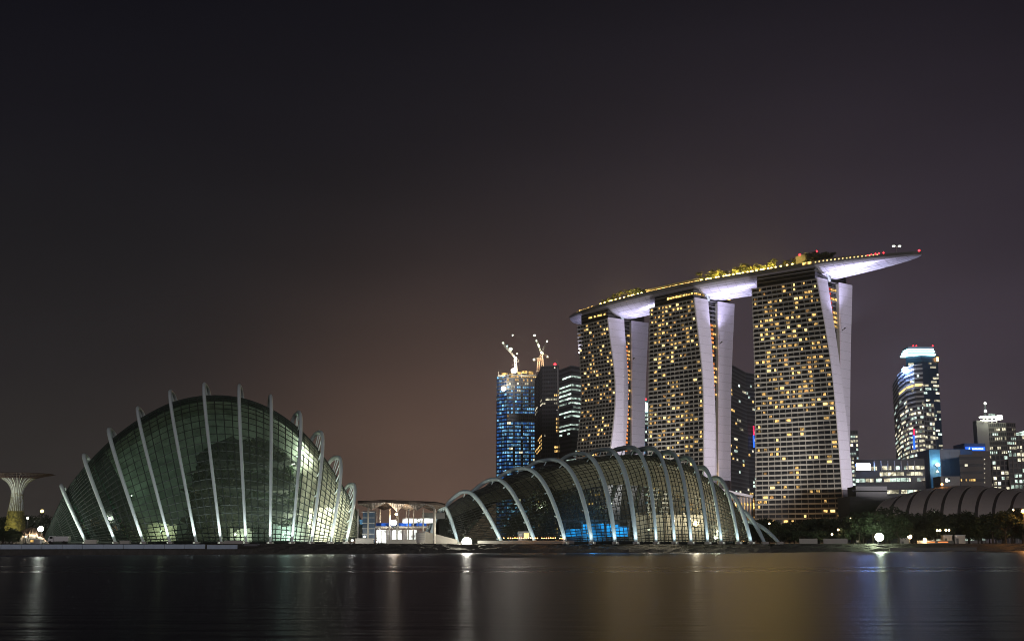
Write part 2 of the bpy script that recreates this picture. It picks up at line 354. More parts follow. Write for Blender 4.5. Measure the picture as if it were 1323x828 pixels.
# land: one sheet from the bank's top back to the horizon, with the rocky bank in front
def profile(px):
    if px < 330: return [(0, -1.5), (0.4, 1.6), (5.0, 1.75), (9.0, 3.2)]
    return [(0, -1.5), (1.6, 1.2), (3.4, 2.3), (5.0, 3.2)]
bank = MB(); rows = []
N_S = 420
tops = []
for i in range(N_S + 1):
    px = -700 + 3100 * i / N_S
    s = shore_pt(px)
    pr = profile(px); row = []
    for k in range(10):
        q = k / 9 * 3; a = min(int(q), 2); f = q - a
        dy = lerp(pr[a][0], pr[a + 1][0], f); z = lerp(pr[a][1], pr[a + 1][1], f)
        j = 0.0 if px < 330 or k in (0, 9) else 0.35
        row.append((s.x + rng.uniform(-j, j), s.y + dy + rng.uniform(-j, j) * 1.6, z + rng.uniform(-j, j) * 0.8))
    rows.append(row); tops.append(row[-1])
for i in range(N_S):
    for k in range(9): bank.quad(rows[i][k], rows[i + 1][k], rows[i + 1][k + 1], rows[i][k + 1])
struct(bank.build('bank', M['rock']))
ld = MB()
far = [(p[0] * 8, 5000, 3.2) for p in tops]
for i in range(N_S): ld.quad(tops[i], tops[i + 1], far[i + 1], far[i])
struct(ld.build('ground', M['ground']))
GZ = 3.2
HAZE = 0.0001
if HAZE:
    hz = MB(); hz.box((0, 2400, 149), (10400, 5800, 306)); hzm = bpy.data.materials.new('night_haze'); hzm.use_nodes = True; t = hzm.node_tree; t.nodes.clear()
    ho = t.nodes.new('ShaderNodeOutputMaterial'); hv = t.nodes.new('ShaderNodeVolumePrincipled'); hv.inputs['Color'].default_value = (.95, .93, .95, 1); hv.inputs['Density'].default_value = HAZE; hv.inputs['Anisotropy'].default_value = 0.35
    t.links.new(hv.outputs[0], ho.inputs['Volume']); o = hz.build('haze', hzm); o['kind'] = 'stuff'
cy.volume_bounces = 0
# ================================================================== CONSERVATORIES
def arch(F, B, A, t, n):
    e = 0.16; u = 0.5 * (1 - math.copysign(abs(math.cos(math.pi * t)) ** 1.15, math.cos(math.pi * t)))
    q = (math.sqrt((2 * u - 1) ** 2 + e * e) - e) / (math.sqrt(1 + e * e) - e); ze = 1 - q ** n
    return F + (B - F) * u + (A - (F + B) * 0.5) * ze
def conservatory(root, ribs, ends, NN, nper, narc, offs, rib_r, rib_mat, glass, mul_mat, mul_w, shell_to, strut_t, flat=0.8, frost=None, linings=(), frost_m='frost'):
    """ribs: (Fpx, Fpy, Apx, Apy, YF, Bdx or None, Bdy)"""
    BK = [1, 1.15, 1.35, 1.55, 1.7, 1.75, 1.75, 1.7, 1.6, 1.5, 1.4, 1.3, 1.2, 1.1, 1, 1]
    def sec(q):
        F = xz(q[0], q[4], GZ if q[1] >= 695 else at(q[0], q[1], q[4]).z); A = at(q[2], q[3], q[4] + q[6] * 0.5)
        bdx = 2 * (A.x - F.x) * (BK[ribs.index(q)] if q in ribs else 1.0) if q[5] is None else q[5]
        B = F + Vector((bdx, q[6], 0)); return F, B, A
    S = [sec(q) for q in ribs]
    def inner(s, k=0):
        offs = OF[k]; F, B, A = s; Mi = (F + B) * 0.5
        d = (B - F).normalized(); h = (A - Mi); hl = h.length
        return (F + d * offs * 0.8, B - d * offs * 0.8, Mi + h * max(1 - offs / hl, 0.3))
    OF = offs; keys = [sec(ends[0])] + [inner(s, k) for k, s in enumerate(S[:shell_to])] + [sec(ends[1])]
    NK = [NN[0]] + NN[:shell_to] + [NN[shell_to - 1]]
    Fs = [k[0] for k in keys]; Bs = [k[1] for k in keys]; As = [k[2] for k in keys]
    ns = (len(keys) - 1) * nper
    P = []
    for i in range(ns + 1):
        q = i / nper; F, B, A = cat(Fs, q), cat(Bs, q), cat(As, q); n = lerp(NK[int(q)], NK[min(int(q) + 1, len(NK) - 1)], q - int(q))
        P.append([arch(F, B, A, 0.004 + 0.992 * j / narc, n) for j in range(narc + 1)])
    cen = sum((p[narc // 2] for p in P), Vector()) / len(P); cen.z = GZ + 5
    sh = MB(); fr = MB()
    for i in range(ns):
        for j in range(narc):
            tgt = fr if frost and frost(i / nper, j / narc) else sh
            tgt.quad(P[i][j], P[i + 1][j], P[i + 1][j + 1], P[i][j + 1])
    sh.build('glass_shell', glass, root)
    if frost: fr.build('frosted_glass', M[frost_m], root)
    for (s0, s1, t0, t1, bm) in linings:
        bl = MB(); inn = lambda p: p - (p - cen).normalized() * 1.6; inn2 = lambda p: p - (p - cen).normalized() * 1.75
        for i in range(int(s0 * nper), int(s1 * nper)):
            for j in range(int(t0 * narc), int(t1 * narc)):
                qd = (P[i][j], P[i + 1][j], P[i + 1][j + 1], P[i][j + 1]); bl.hexa([inn(p) for p in qd], [inn2(p) for p in qd])
        bl.build('added_lining', M[bm], root)  # lining added inside the shell to catch lamplight as a glow
    mu = MB()
    def strip(pts, wd):
        out_ = [p + (p - cen).normalized() * 0.16 for p in pts]
        mu.tube(out_, wd, n=4, cap=False)
    for i in range(ns + 1): strip([P[i][j] for j in range(0, narc + 1, 1)], mul_w)
    for j in range(0, narc + 1): strip([P[i][j] for i in range(ns + 1)], mul_w * 0.85)
    mu.build('mullion_grid', mul_mat, root)
    br = MB(); br.tube([P[i][0] + Vector((0, -0.3, 0.25)) for i in range(ns + 1)], 0.5, n=6); br.build('base_beam', M['mullion'], root)
    for k, (F, B, A) in enumerate(S):
        n = NN[k]; ln = (A - (F + B) / 2).length
        m = 40; pts = [arch(F, B, A, 0.002 + 0.996 * j / m, n) for j in range(m + 1)]
        rad = [rib_r * (0.72 + 0.35 * math.sin(math.pi * min(1, max(0, j / m)))) for j in range(m + 1)]
        rb = MB(); rb.tube(pts, rad, n=8, flat=flat)
        ro = rb.build('arch_rib', rib_mat, root, smooth=True)
        if k < shell_to:
            iF, iB, iA = inner((F, B, A), k)
            for tt in strut_t:
                p = arch(F, B, A, tt, n); q = arch(iF, iB, iA, min(tt + 0.012, 0.98), n)
                if (p - q).length < 0.6: continue
                st = MB(); e1 = p; st.tube([e1, q], 0.22, n=5); st.build('strut', rib_mat, ro)
        ft = MB(); ft.box((F.x, F.y - 0.2, GZ + 0.3), (rib_r * 2.6, rib_r * 3.2, 0.9)); ft.build('footing', M['concrete'], ro)
    return P
left_ribs = [
 (112, 700, 80, 627, 462, -4, 20), (150, 700, 110, 588, 450, -5, 34), (186, 700, 143, 555, 441, -6, 46), (220, 700, 180, 528, 435, -8, 56),
 (254, 700, 222, 507, 431, -9, 64), (286, 700, 266, 498, 429, -10, 70), (318, 700, 310.5, 500, 429, -11, 70), (349, 700, 349, 513, 431, -15, 66),
 (377, 700, 384, 534, 435, -19, 58), (402, 700, 411, 559, 441, -19, 48), (427, 700, 434, 591, 448, -18, 38), (447, 698, 454, 626, 457, -13, 26)]
cons = thing('glass_conservatory', 'tall egg-shaped glass conservatory with pale ribs leaning outwards, by the left shore', 'conservatory', (xz(270, 465, GZ)))
P1 = conservatory(cons, left_ribs, [(57, 697, 60, 689, 470, -2, 5), (468, 694, 470, 680, 470, -3, 6)], [1.9, 1.9, 2, 2, 2.1, 2.2, 2.2, 2.2, 2.2, 2.2, 2.2, 2.1], 4, 60, [3.2, 3.5, 3.8, 4, 4.2, 4.4, 4.6, 4.8, 5.4, 6, 6, 5], 0.78, M['rib_pale'], M['glass_green'], M['mullion_green'], 0.17, 12,
             (0.07, 0.13, 0.19, 0.25, 0.31, 0.37, 0.43, 0.48), frost=lambda q, t: (q > 9.2 and .0 < t < .62) , linings=[(2.6, 10.8, .50, .96, 'lining_pale')])
right_ribs = [
 (592, 696, 573, 655, 472, None, 14), (649, 700, 601, 635, 464, None, 30), (692, 700, 638, 619, 457, None, 50), (731, 700, 672, 605, 452, None, 62),
 (765, 700, 707, 594, 448, None, 70), (795, 700, 745, 586, 446, None, 74), (822, 700, 777, 581, 445, None, 76), (848, 700, 805, 579, 445, None, 76),
 (871.6, 700, 831, 580, 445, None, 74), (893, 700, 856, 585, 446, None, 70), (914.5, 700, 880, 592, 448, None, 64), (932, 700, 901, 604, 451, None, 58),
 (954, 700, 921, 618, 455, None, 52), (970.6, 700, 936, 637, 458, None, 44), (988, 700, 950, 658, 462, None, 38), (1007, 700, 962, 674, 466, None, 30)]
flower = thing('glass_conservatory', 'long low glass conservatory with broad bluish-lit arches and a blue lit hall inside', 'conservatory', (xz(780, 480, GZ)))
P2 = conservatory(flower, right_ribs, [(568, 690, 567, 673, 478, -3, 8), (962, 700, 946, 682, 461, -10, 22)], [1.25, 1.25, 1.3, 1.45, 1.6, 1.65, 1.8, 2.2, 2.4, 2.5, 2.5, 2.4, 2.2, 2.0, 1.8, 1.7], 5, 64, [2, 2.2, 2.3, 2.4, 2.5, 2.6, 2.8, 3, 3, 3, 3, 3, 3, 3, 3, 3], 0.9, M['rib_lit_bluish'], M['glass_olive'], M['mullion'], 0.135, 14,
             (0.10, 0.20, 0.30, 0.40, 0.50), frost_m='frost_warm', frost=lambda q, t: q > 8.4 and t < .30, linings=[(2.2, 13, .46, .74, 'lining_tan')])
# inside the tall one: a planted mountain, and the work lamps that light it
def blob(name, m, parent, c, rx, ry, h, seed, bumpy=0.18, top=0.55):
    r = random.Random(seed); mb = MB(); loops = []; ph = [r.uniform(0, 6.28) for _ in range(4)]
    for j in range(22):
        z = j / 21; k = (1 - z ** 14 * .75) * (1 - (1 - top) * z) * (1 + .10 * (1 if j % 5 in (1, 2) else -.4))
        loops.append([Vector((c[0] + rx * k * (1 + bumpy * math.sin(3 * a + ph[j % 4]) + r.uniform(-.03, .03)) * math.cos(a), c[1] + ry * k * (1 + bumpy * math.sin(2 * a + ph[(j + 1) % 4])) * math.sin(a), c[2] + h * z * (1 + .07 * math.sin(2 * a + 1) * z))) for a in [2 * math.pi * i / 30 for i in range(30)]])
    mb.loft(loops); return mb.build(name, m, parent)
c = xz(312, 468, GZ)
mt = thing('planted_mountain', 'dark planted mountain standing inside the tall egg-shaped conservatory', 'indoor mountain', c)
blob('rock_core', M['concrete_dark'], mt, c, 19, 14, 37, 3, 0.07, 0.84)
M['leaf_in'] = mat('leaf_indoor', (0.03, 0.05, 0.022), 0.8, var=0.6, scale=0.5)
pl = MB(); r2 = random.Random(5)
for _ in range(2600):
    a = r2.uniform(0, 2 * math.pi); z = r2.random(); k = (1 - z ** 14 * .75) * (1 - 0.16 * z)
    p = Vector((c.x + 20 * k * math.cos(a), c.y + 14.6 * k * math.sin(a), GZ + 37.6 * z + r2.uniform(-.8, .8))); u = Vector((r2.gauss(0, 1), r2.gauss(0, 1), r2.gauss(0, 1))).normalized() * r2.uniform(.4, 1.0); v = u.cross(Vector((r2.gauss(0, 1), r2.gauss(0, 1), r2.gauss(0, 1)))).normalized() * 0.5
    pl.quad(p - u - v, p + u - v, p + u + v, p - u + v)
o = pl.build('foliage', M['leaf_in'], mt); o['kind'] = 'stuff'
for hh, rr_ in ((9, 22.5), (18, 23), (27, 21)):
    wk = MB(); nn = 36
    for k in range(nn):
        a0, a1 = 2 * math.pi * k / nn, 2 * math.pi * (k + 1) / nn
        P0 = lambda a, r_, z: Vector((c.x + r_ * math.cos(a), c.y + r_ * .76 * math.sin(a), GZ + hh + 2.2 * math.sin(a + hh) + z))
        wk.hexa([P0(a0, rr_, 0), P0(a1, rr_, 0), P0(a1, rr_ - 1.6, 0), P0(a0, rr_ - 1.6, 0)], [P0(a0, rr_, .35), P0(a1, rr_, .35), P0(a1, rr_ - 1.6, .35), P0(a0, rr_ - 1.6, .35)])
    wk.build('walkway', M['concrete_dark'], mt)
def work_lamp(px, py, Y, power, color, label, lens='lamp_white', size=1.0, name='floodlight', catg='lamp', pole=None, group=None, radius=0.6, emit=True):
    p = at(px, py, Y); base = Vector((p.x, p.y, GZ if pole is None else pole))
    th = thing(name, label, catg, base, group)
    st = MB(); st.tube([base, p - Vector((0, -0.25 * size, 0.3 * size))], [0.16, 0.09], n=6); st.box(base + Vector((0, 0, .12)), (0.9, 0.9, .24)); st.build('stand', M['steel_dark'], th)
    hd = MB(); hd.box(p + Vector((0, 0.3 * size, 0)), (1.15 * size, 0.45 * size, 0.95 * size)); hd.build('lamp_head', M['steel_dark'], th)
    le = MB(); le.ball(p + Vector((0, -0.02, 0)), 0.48 * size, 12, 8, (1, 0.5, 0.9)); le.build('lens', M[lens], th, smooth=True)
    if power: light('lamp_light', 'POINT', p + Vector((0, -0.2, 0.8 * size)), power, color, th, radius)
    return th
GW = (1.0, 1.0, 0.82); WW = (1.0, 0.82, 0.5); CW = (0.78, 1.0, 0.92)
g1 = 'work lamps inside the tall conservatory'
work_lamp(384, 590, 470, 2500, GW, 'work lamp high on the mountain shoulder inside the tall conservatory', 'lamp_small', .8, group=g1)
work_lamp(398, 676, 462, 8500, (1.0, .97, .76), 'warm white work lamp behind the right-hand panes of the tall conservatory', 'lamp_small', .9, group=g1)
work_lamp(366, 690, 446, 1500, CW, 'cool work lamp at the front foot of the tall conservatory', 'lamp_small', .8, group=g1)
work_lamp(304, 690, 440, 800, (1, .95, .6), 'work lamp low behind the middle panes of the tall conservatory', 'lamp_small', .8, group=g1)
work_lamp(208, 686, 448, 700, (.95, 1, .55), 'yellowish work lamp low behind the left-hand panes of the tall conservatory', 'lamp_small', .8, group=g1)
work_lamp(430, 660, 464, 4500, (1, .98, .82), 'work lamp at the narrow right end of the tall conservatory', 'lamp_small', .8, group=g1)
work_lamp(170, 640, 470, 250, (.7, 1, .7), 'dim greenish lamp in the left half of the tall conservatory', 'lamp_small', .5, group=g1)
# inside the long one: lit hall, walls, trees
def simple_box(name, label, catg, px0, px1, py0, py1, Y, depth, m, group=None, kind=None):
    a, b2 = at(px0, py1, Y), at(px1, py0, Y)
    mb = MB(); mb.box(((a.x + b2.x) / 2, Y + depth / 2, (a.z + b2.z) / 2), (b2.x - a.x, depth, b2.z - a.z))
    o = mb.build(name, m); tag(o, label, catg, group); return o
hall = thing('display_hall', 'blue lit display hall glowing inside the long low conservatory', 'exhibition hall', xz(765, 466, GZ))
def part_box(root, name, px0, px1, py0, py1, Y, depth, m):
    a, b2 = at(px0, py1, Y), at(px1, py0, Y); mb = MB()
    mb.box(((a.x + b2.x) / 2, Y + depth / 2, (a.z + b2.z) / 2), (b2.x - a.x, depth, b2.z - a.z)); return mb.build(name, m, root)
part_box(hall, 'roof_slab', 722, 822, 671, 673.5, 463, 12, M['concrete_dark'])
for x0, x1, y0 in ((731, 752, 683), (752.6, 764, 677), (764.6, 780, 676), (784, 800, 677), (800.5, 812, 680)):
    part_box(hall, 'lit_panel', x0, x1, y0, 693, 466, 0.4, M['screen_blue'])
for x in (730, 752.3, 782, 813): part_box(hall, 'post', x - .8, x + .8, 673.5, 700, 464.5, .5, M['concrete_dark'])
part_box(hall, 'plinth', 726, 818, 693, 701, 465, 1, M['concrete_dark'])
light('lamp_beam', 'SPOT', at(388, 612, 466), 25000, GW, mt, 1.6, at(380, 550, 478), 115, .9)
for (x0, x1, y0, Y, py, pw, colr, lab) in ((297, 327, 682, 444, 694, 1300, (.95, 1, .8), 'added light-catching wall inside the tall conservatory, lit between its sixth and seventh ribs'),
        (352, 392, 676, 450, 693, 2200, (.78, 1, .92), 'added light-catching wall lit cool white inside the tall conservatory, right of eighth rib'),
        (190, 228, 674, 452, 690, 900, (1, 1, .62), 'added light-catching wall lit yellowish inside the tall conservatory, around its fourth rib'),
        (398, 436, 655, 466, 690, 4200, (1, .96, .74), 'tallest added light-catching wall, lit warm inside the right end of the tall conservatory')):
    sw = thing('light_catch_wall', lab, 'wall', xz((x0 + x1) / 2, Y, GZ)); A0, A1 = xz(x0, Y, GZ), xz(x1, Y, GZ); zt = at(x0, y0, Y).z  # pale wall added behind the panes to show a pool of lamplight
    mb = MB(); nn = 7
    for k in range(nn):
        p0, p1 = A0.lerp(A1, k / nn), A0.lerp(A1, (k + .94) / nn); hh = zt - rng.uniform(0, 1.2)
        mb.hexa([p0, p1, p1 + Vector((0, .2, 0)), p0 + Vector((0, .2, 0))], [Vector((p.x, p.y + d, hh)) for p, d in ((p0, 0), (p1, 0), (p1, .2), (p0, .2))])
    mb.build('wall_panels', M['concrete'], sw)
    light('lamp_light', 'POINT', at((x0 + x1) / 2, py, Y - 3.2), pw, colr, sw, .4)
g2 = 'lit rooms inside the long conservatory'
lw = thing('service_wall', 'pale inner wall catching warm light in the right half of the long conservatory', 'wall', xz(860, 470, GZ))
part_box(lw, 'wall_panel', 823, 908, 665, 701, 474, .6, M['concrete'])
for x in (823, 841, 862, 884, 908): part_box(lw, 'pier', x - .7, x + .7, 662, 701, 473, .6, M['concrete'])
work_lamp(899, 676, 464, 11000, (1.0, .9, .66), 'bright warm lamp inside the right end of the long conservatory', 'lamp_warm', 2.2, group='work lamps inside the long conservatory')
work_lamp(925, 694, 456, 2500, (.95, 1, .75), 'white lamp at the foot of the last glazed bay of the long conservatory', 'lamp_small', 1.6, group='work lamps inside the long conservatory')
work_lamp(838, 684, 462, 1800, (1, .88, .62), 'small warm lamp by the inner wall of the long conservatory', 'lamp_small', .6, group='work lamps inside the long conservatory')
work_lamp(790, 650, 482, 2600, (1, .97, .85), 'lamp hung under the arches in the middle of the long conservatory', 'lamp_small', .5, group='work lamps inside the long conservatory')
work_lamp(700, 655, 480, 2200, (1, .97, .85), 'lamp under the arches in the left half of the long conservatory', 'lamp_small', .5, group='work lamps inside the long conservatory')
light('panel_glow', 'POINT', at(765, 690, 462), 2500, (.05, .4, 1), hall, .8)
kio = thing('site_kiosk', 'small kiosk with a bright warm window at the foot of the long conservatory', 'kiosk', xz(676, 460, GZ))
part_box(kio, 'cabin', 669, 684, 686, 701.5, 460, 3, M['concrete_dark'])
for x0, x1 in ((677, 680.5), (681.2, 686 - 2.4)): part_box(kio, 'window', x0, x1, 688.5, 694.5, 459.8, .15, M['w_bright'])
part_box(kio, 'door', 670, 674, 689, 701, 459.85, .12, M['steel'])

def uplights(ribs, label, group, power, colr, reach):
    for q in ribs:
        F = xz(q[0], q[4], GZ); A = at(q[2], q[3], q[4] + q[6] * .5); p = F + Vector((0.2, -reach, 0))
        th = thing('rib_uplight', label, 'lamp', p, group)
        mb = MB(); mb.box(p + Vector((0, 0, .15)), (.5, .4, .3)); mb.build('housing', M['steel_dark'], th)
        mb = MB(); mb.box(p + Vector((0, .06, .34)), (.36, .26, .06)); mb.build('lens', M['lamp_small'], th)
        light('lamp_light', 'SPOT', p + Vector((0, 0, .5)), power * max(.25, (A.z - GZ) / 50), colr, th, .15, F.lerp(A, .55) + Vector((0, 3, 4)), 62, .8)
uplights(left_ribs, 'small uplight at the foot of a rib of the tall conservatory', 'uplights of the tall conservatory', 9000, (.93, 1, .97), 4.5)
uplights(right_ribs[:14], 'small added uplight at the foot of an arch of the long conservatory', 'added uplights of the long conservatory', 5500, (.9, 1, 1), 4.0)  # uplights added here to brighten the arches

# ================================================================== TREES (shared meshes)
def crown_mesh(seed, rx, rz, nleaf, size, clumps=15):
    r = random.Random(seed); mb = MB(); cs = []
    for _ in range(clumps):
        d = Vector((r.gauss(0, 1), r.gauss(0, 1), r.gauss(0, .8))).normalized() * r.uniform(.35, 1) ; cs.append((Vector((d.x * rx, d.y * rx, d.z * rz)), r.uniform(.28, .5)))
    for _ in range(nleaf):
        cc, k = r.choice(cs); d = Vector((r.gauss(0, 1), r.gauss(0, 1), r.gauss(0, 1))).normalized() * (r.random() ** .4)
        p = cc + Vector((d.x * rx * k, d.y * rx * k, d.z * rz * k * .8))
        u = Vector((r.gauss(0, 1), r.gauss(0, 1), r.gauss(0, .6))).normalized(); v = u.cross(Vector((r.gauss(0, 1), r.gauss(0, 1), r.gauss(0, 1)))).normalized()
        s1, s2 = size * r.uniform(.6, 1.3), size * r.uniform(.3, .6)
        mb.quad(p - u * s1, p - v * s2, p + u * s1, p + v * s2)
    return mb
def make_tree(label, seed, h, leaf, nleaf=1500, size=.55, spread=.42, low=.35):
    r = random.Random(seed); th = thing('broadleaf_tree', label, 'tree', (0, 0, 0))
    tr = MB(); hz = h * (low + .25)
    tr.tube([(0, 0, -.3), (r.uniform(-.2, .2), r.uniform(-.2, .2), hz * .5), (r.uniform(-.4, .4), r.uniform(-.4, .4), hz)], [h * .03, h * .022, h * .013], n=7)
    for k in range(6):
        a = k * 1.05 + r.uniform(-.3, .3); z0 = hz * r.uniform(.55, .95)
        tr.tube([(0, 0, z0), (math.cos(a) * h * spread * .4, math.sin(a) * h * spread * .4, z0 + h * .12), (math.cos(a) * h * spread * .75, math.sin(a) * h * spread * .75, z0 + h * .2)], [h * .01, h * .007, h * .003], n=5)
    tr.build('trunk', M['bark'], th)
    cm = crown_mesh(seed, h * spread, h * (1 - low) * .5, nleaf, size)
    off = h * (low + (1 - low) * .5); cm.v = [(x, y, z + off) for x, y, z in cm.v]
    cm.build('crown', leaf, th)
    return th
def make_palm(label, seed, h, leaf, nfr=16):
    r = random.Random(seed); th = thing('palm_tree', label, 'palm', (0, 0, 0))
    tr = MB(); tr.tube([(0, 0, -.2), (.1, 0, h * .5), (.15, .1, h)], [.22, .16, .13], n=6); tr.build('trunk', M['bark'], th)
    cr_ = MB()
    for k in range(nfr):
        a = 2 * math.pi * k / nfr + r.uniform(-.2, .2); el = r.uniform(-.1, .9); ln = h * r.uniform(.35, .5)
        pts = []
        for q in range(5):
            f = q / 4; pts.append(Vector((.15 + math.cos(a) * ln * f, .1 + math.sin(a) * ln * f, h + ln * (el * f - .9 * f * f))))
        sd = Vector((-math.sin(a), math.cos(a), 0))
        for q in range(4):
            w0, w1 = ln * .16 * math.sin(math.pi * (q / 4 * .9 + .1)), ln * .16 * math.sin(math.pi * ((q + 1) / 4 * .9 + .1))
            for sgn in (-1, 1):
                dn = Vector((0, 0, -.5))
                cr_.quad(pts[q], pts[q + 1], pts[q + 1] + sd * sgn * w1 + dn * w1, pts[q] + sd * sgn * w0 + dn * w0)
    cr_.build('crown', leaf, th); return th
used = set()
protos = {}
def plant(kind, x, y, z, sc, rz, label, group=None):
    src = protos[kind]
    if kind not in used:
        used.add(kind); src.location = (x, y, z); src.rotation_euler = (0, 0, rz); src.scale = (sc, sc, sc) if not hasattr(sc, '__len__') else sc
        src['label'] = label
        if group: src['group'] = group
        return src
    o = copy_thing(src, (x, y, z), rz, sc, label, group)
    if not group and 'group' in o: del o['group']
    return o

# ================================================================== HOTEL TOWERS
TOPZ = 187.0
def curve(keys, t): return cat([float(k) for k in keys], max(0.0, min(len(keys) - 1.0001, t * (len(keys) - 1))))
def hotel_tower(label, spec, lit_fn, rung, top_mat, seed, cols):
    """spec keys hold pixels at height fractions 0, 1/3, 2/3, 1 (bottom to top) and distances at the same"""
    r = random.Random(seed); s = spec
    def pt(px, Yk, t): return xz(curve(s[px], t), curve(s[Yk], t), lerp(GZ, TOPZ, t))
    Lf = lambda t: pt('L', 'YL', t); Rf = lambda t: pt('R', 'YR', t); Qf = lambda t: pt('Q', 'YQ', t)
    W1 = lambda t: pt('W1', 'YW1', t); W2 = lambda t: pt('W2', 'YW2', t)
    th = thing('hotel_tower', label, 'hotel tower', (Rf(0) + W2(0)) * .5)
    NV = 28
    ts = [i / NV for i in range(NV + 1)]
    fac = MB()                                       # front wing: dark glazing, its own solid
    fac.loft([[Lf(t), Rf(t), Qf(t), Lf(t) + (Qf(t) - Rf(t))] for t in ts]); fac.build('front_wing', M['dark_glass'], th)
    def S(u, t): return Lf(t).lerp(Rf(t), u)
    a0 = (Rf(.5) - Lf(.5)).normalized(); nrm = Vector((a0.y, -a0.x, 0)).normalized()
    if nrm.y > 0: nrm = -nrm
    FL = 55; h = TOPZ - GZ
    sl_ = MB()
    for f in range(FL + 1):
        t0, t1 = max(0, (f - .17) / FL), min(1, (f + .17) / FL)
        if f == FL: t1 = 1.0
        lo = [S(0, t0) + nrm * 1.15 - a0 * .25, S(1, t0) + nrm * 1.15, S(1, t0) + nrm * .03, S(0, t0) + nrm * .03 - a0 * .25]
        hi = [S(0, t1) + nrm * 1.15 - a0 * .25, S(1, t1) + nrm * 1.15, S(1, t1) + nrm * .03, S(0, t1) + nrm * .03 - a0 * .25]
        sl_.hexa(lo, hi)
    sl_.build('floor_slabs', M['slab'], th)
    fi = MB()
    for cix in range(cols + 1):
        u = cix / cols; wide = .17 if cix % 2 == 0 else .05
        for (ta, tb) in zip(ts, ts[1:]):
            lo = [S(u, ta) + nrm * .7 - a0 * wide, S(u, ta) + nrm * .7 + a0 * wide, S(u, ta) + nrm * .02 + a0 * wide, S(u, ta) + nrm * .02 - a0 * wide]
            hi = [S(u, tb) + nrm * .7 - a0 * wide, S(u, tb) + nrm * .7 + a0 * wide, S(u, tb) + nrm * .02 + a0 * wide, S(u, tb) + nrm * .02 - a0 * wide]
            fi.hexa(lo, hi)
    fi.build('facade_fins', M['slab'], th)
    lit = []
    for f in range(1, FL):
        for cix in range(cols):
            p = lit_fn(f / FL, (cix + .5) / cols, r)
            if r.random() < p: lit.append((f, cix))
    r.shuffle(lit)
    rest = {'w_warm_s': MB()}
    for k, (f, cix) in enumerate(lit):
        hw = r.choice((.26, .32, .22, .16)) / cols; cc = (cix + .5 + r.uniform(-.08, .08)) / cols
        t0, t1 = (f + .2) / FL, (f + .72) / FL
        lo = [S(cc - hw, t0) + nrm * .35, S(cc + hw, t0) + nrm * .35, S(cc + hw, t0) + nrm * .04, S(cc - hw, t0) + nrm * .04]
        hi = [S(cc - hw, t1) + nrm * .35, S(cc + hw, t1) + nrm * .35, S(cc + hw, t1) + nrm * .04, S(cc - hw, t1) + nrm * .04]
        if k < 100:
            mb = MB(); mb.hexa(lo, hi); q = r.random()
            mb.build('lit_window', M['w_bright' if q < .30 else ('w_warm' if q < .72 else 'w_amber')], th)
        else: rest['w_warm_s'].hexa(lo, hi)
    if rest['w_warm_s'].v:
        o = rest['w_warm_s'].build('lit_windows', M['w_warm_s'], th); o['kind'] = 'stuff'
    # white end walls of the two wings
    def endwall(A_, B_, name):
        mb = MB(); d = (B_(.5) - A_(.5)).normalized(); out_ = Vector((d.y, -d.x, 0))
        if out_.y > 0: out_ = -out_
        mb.loft([[A_(t) + out_ * .8, B_(t) + out_ * .8, B_(t) - out_ * .05, A_(t) - out_ * .05] for t in ts]
                + [[A_(1) + out_ * .8 + Vector((0, 0, 1.2)), B_(1) + out_ * .8 + Vector((0, 0, 1.2)), B_(1) - out_ * .05 + Vector((0, 0, 1.2)), A_(1) - out_ * .05 + Vector((0, 0, 1.2))]])
        return mb.build(name, M['white_wall'], th)
    endwall(Rf, Qf, 'end_wall'); endwall(W1, W2, 'end_wall')
    back = (Lf(.5) - Rf(.5)); back.z = 0
    rw = MB(); rw.loft([[W1(t) + back, W1(t) + back * .002, W2(t) + back * .002, W2(t) + back] for t in ts]); rw.build('rear_wing', M['slab'], th)
    # the gap between the wings: recessed glass and lit floor edges
    bk = back.normalized()
    ag = MB(); tt = [t for t in ts if (W1(t) - Qf(t)).x > .3 and t >= s['gap']] 
    if len(tt) > 1:
        ag.loft([[Qf(t) + bk * 2.2 + Vector((.1, 0, 0)), W1(t) + bk * 2.2 - Vector((.1, 0, 0)), W1(t) + bk * 3 - Vector((.1, 0, 0)), Qf(t) + bk * 3 + Vector((.1, 0, 0))] for t in tt]); ag.build('atrium_glass', M['dark_glass'], th)
        fe = MB()
        for f in range(int(s['gap'] * 55) + 1, 55):
            t = f / 55
            if (W1(t) - Qf(t)).x < .5: continue
            p0 = Qf(t) + bk * 1.6 + Vector((.1, 0, 0)); p1 = W1(t) + bk * 1.6 - Vector((.1, 0, 0)); dz = Vector((0, 0, .45)); fe.hexa([p0, p1, p1 + bk * .55, p0 + bk * .55], [p0 + dz, p1 + dz, p1 + bk * .55 + dz, p0 + bk * .55 + dz])
        fe.build('atrium_floors', M['concrete_dark'], th)
        for (ta, tb, mname, f0, f1, prob) in rung:
            for f in range(int(ta * 55), int(tb * 55)):
                t = (f + .3) / 55
                if (W1(t) - Qf(t)).x < .6 or r.random() > prob: continue
                q = Qf(t) + bk * 1.3; w_ = W1(t) + bk * 1.3
                p0, p1 = q.lerp(w_, f0), q.lerp(w_, f1); dz = Vector((0, 0, 1.7)); b_ = bk * .25
                mb = MB(); mb.hexa([p0, p1, p1 + b_, p0 + b_], [p0 + dz, p1 + dz, p1 + b_ + dz, p0 + b_ + dz]); mb.build('atrium_light', M[mname], th)
    # recessed top storeys, parapet lights and the V brace that carries the deck
    ins = lambda p, k: p
    tl, tr_, tq = Lf(1), Rf(1), Qf(1); w2 = W2(1)
    ce = (tl + tr_ + w2 + (tl + w2 - tr_)) / 4
    ring = [p.lerp(ce, .10) for p in (tl, tr_, w2, tl + w2 - tr_)]
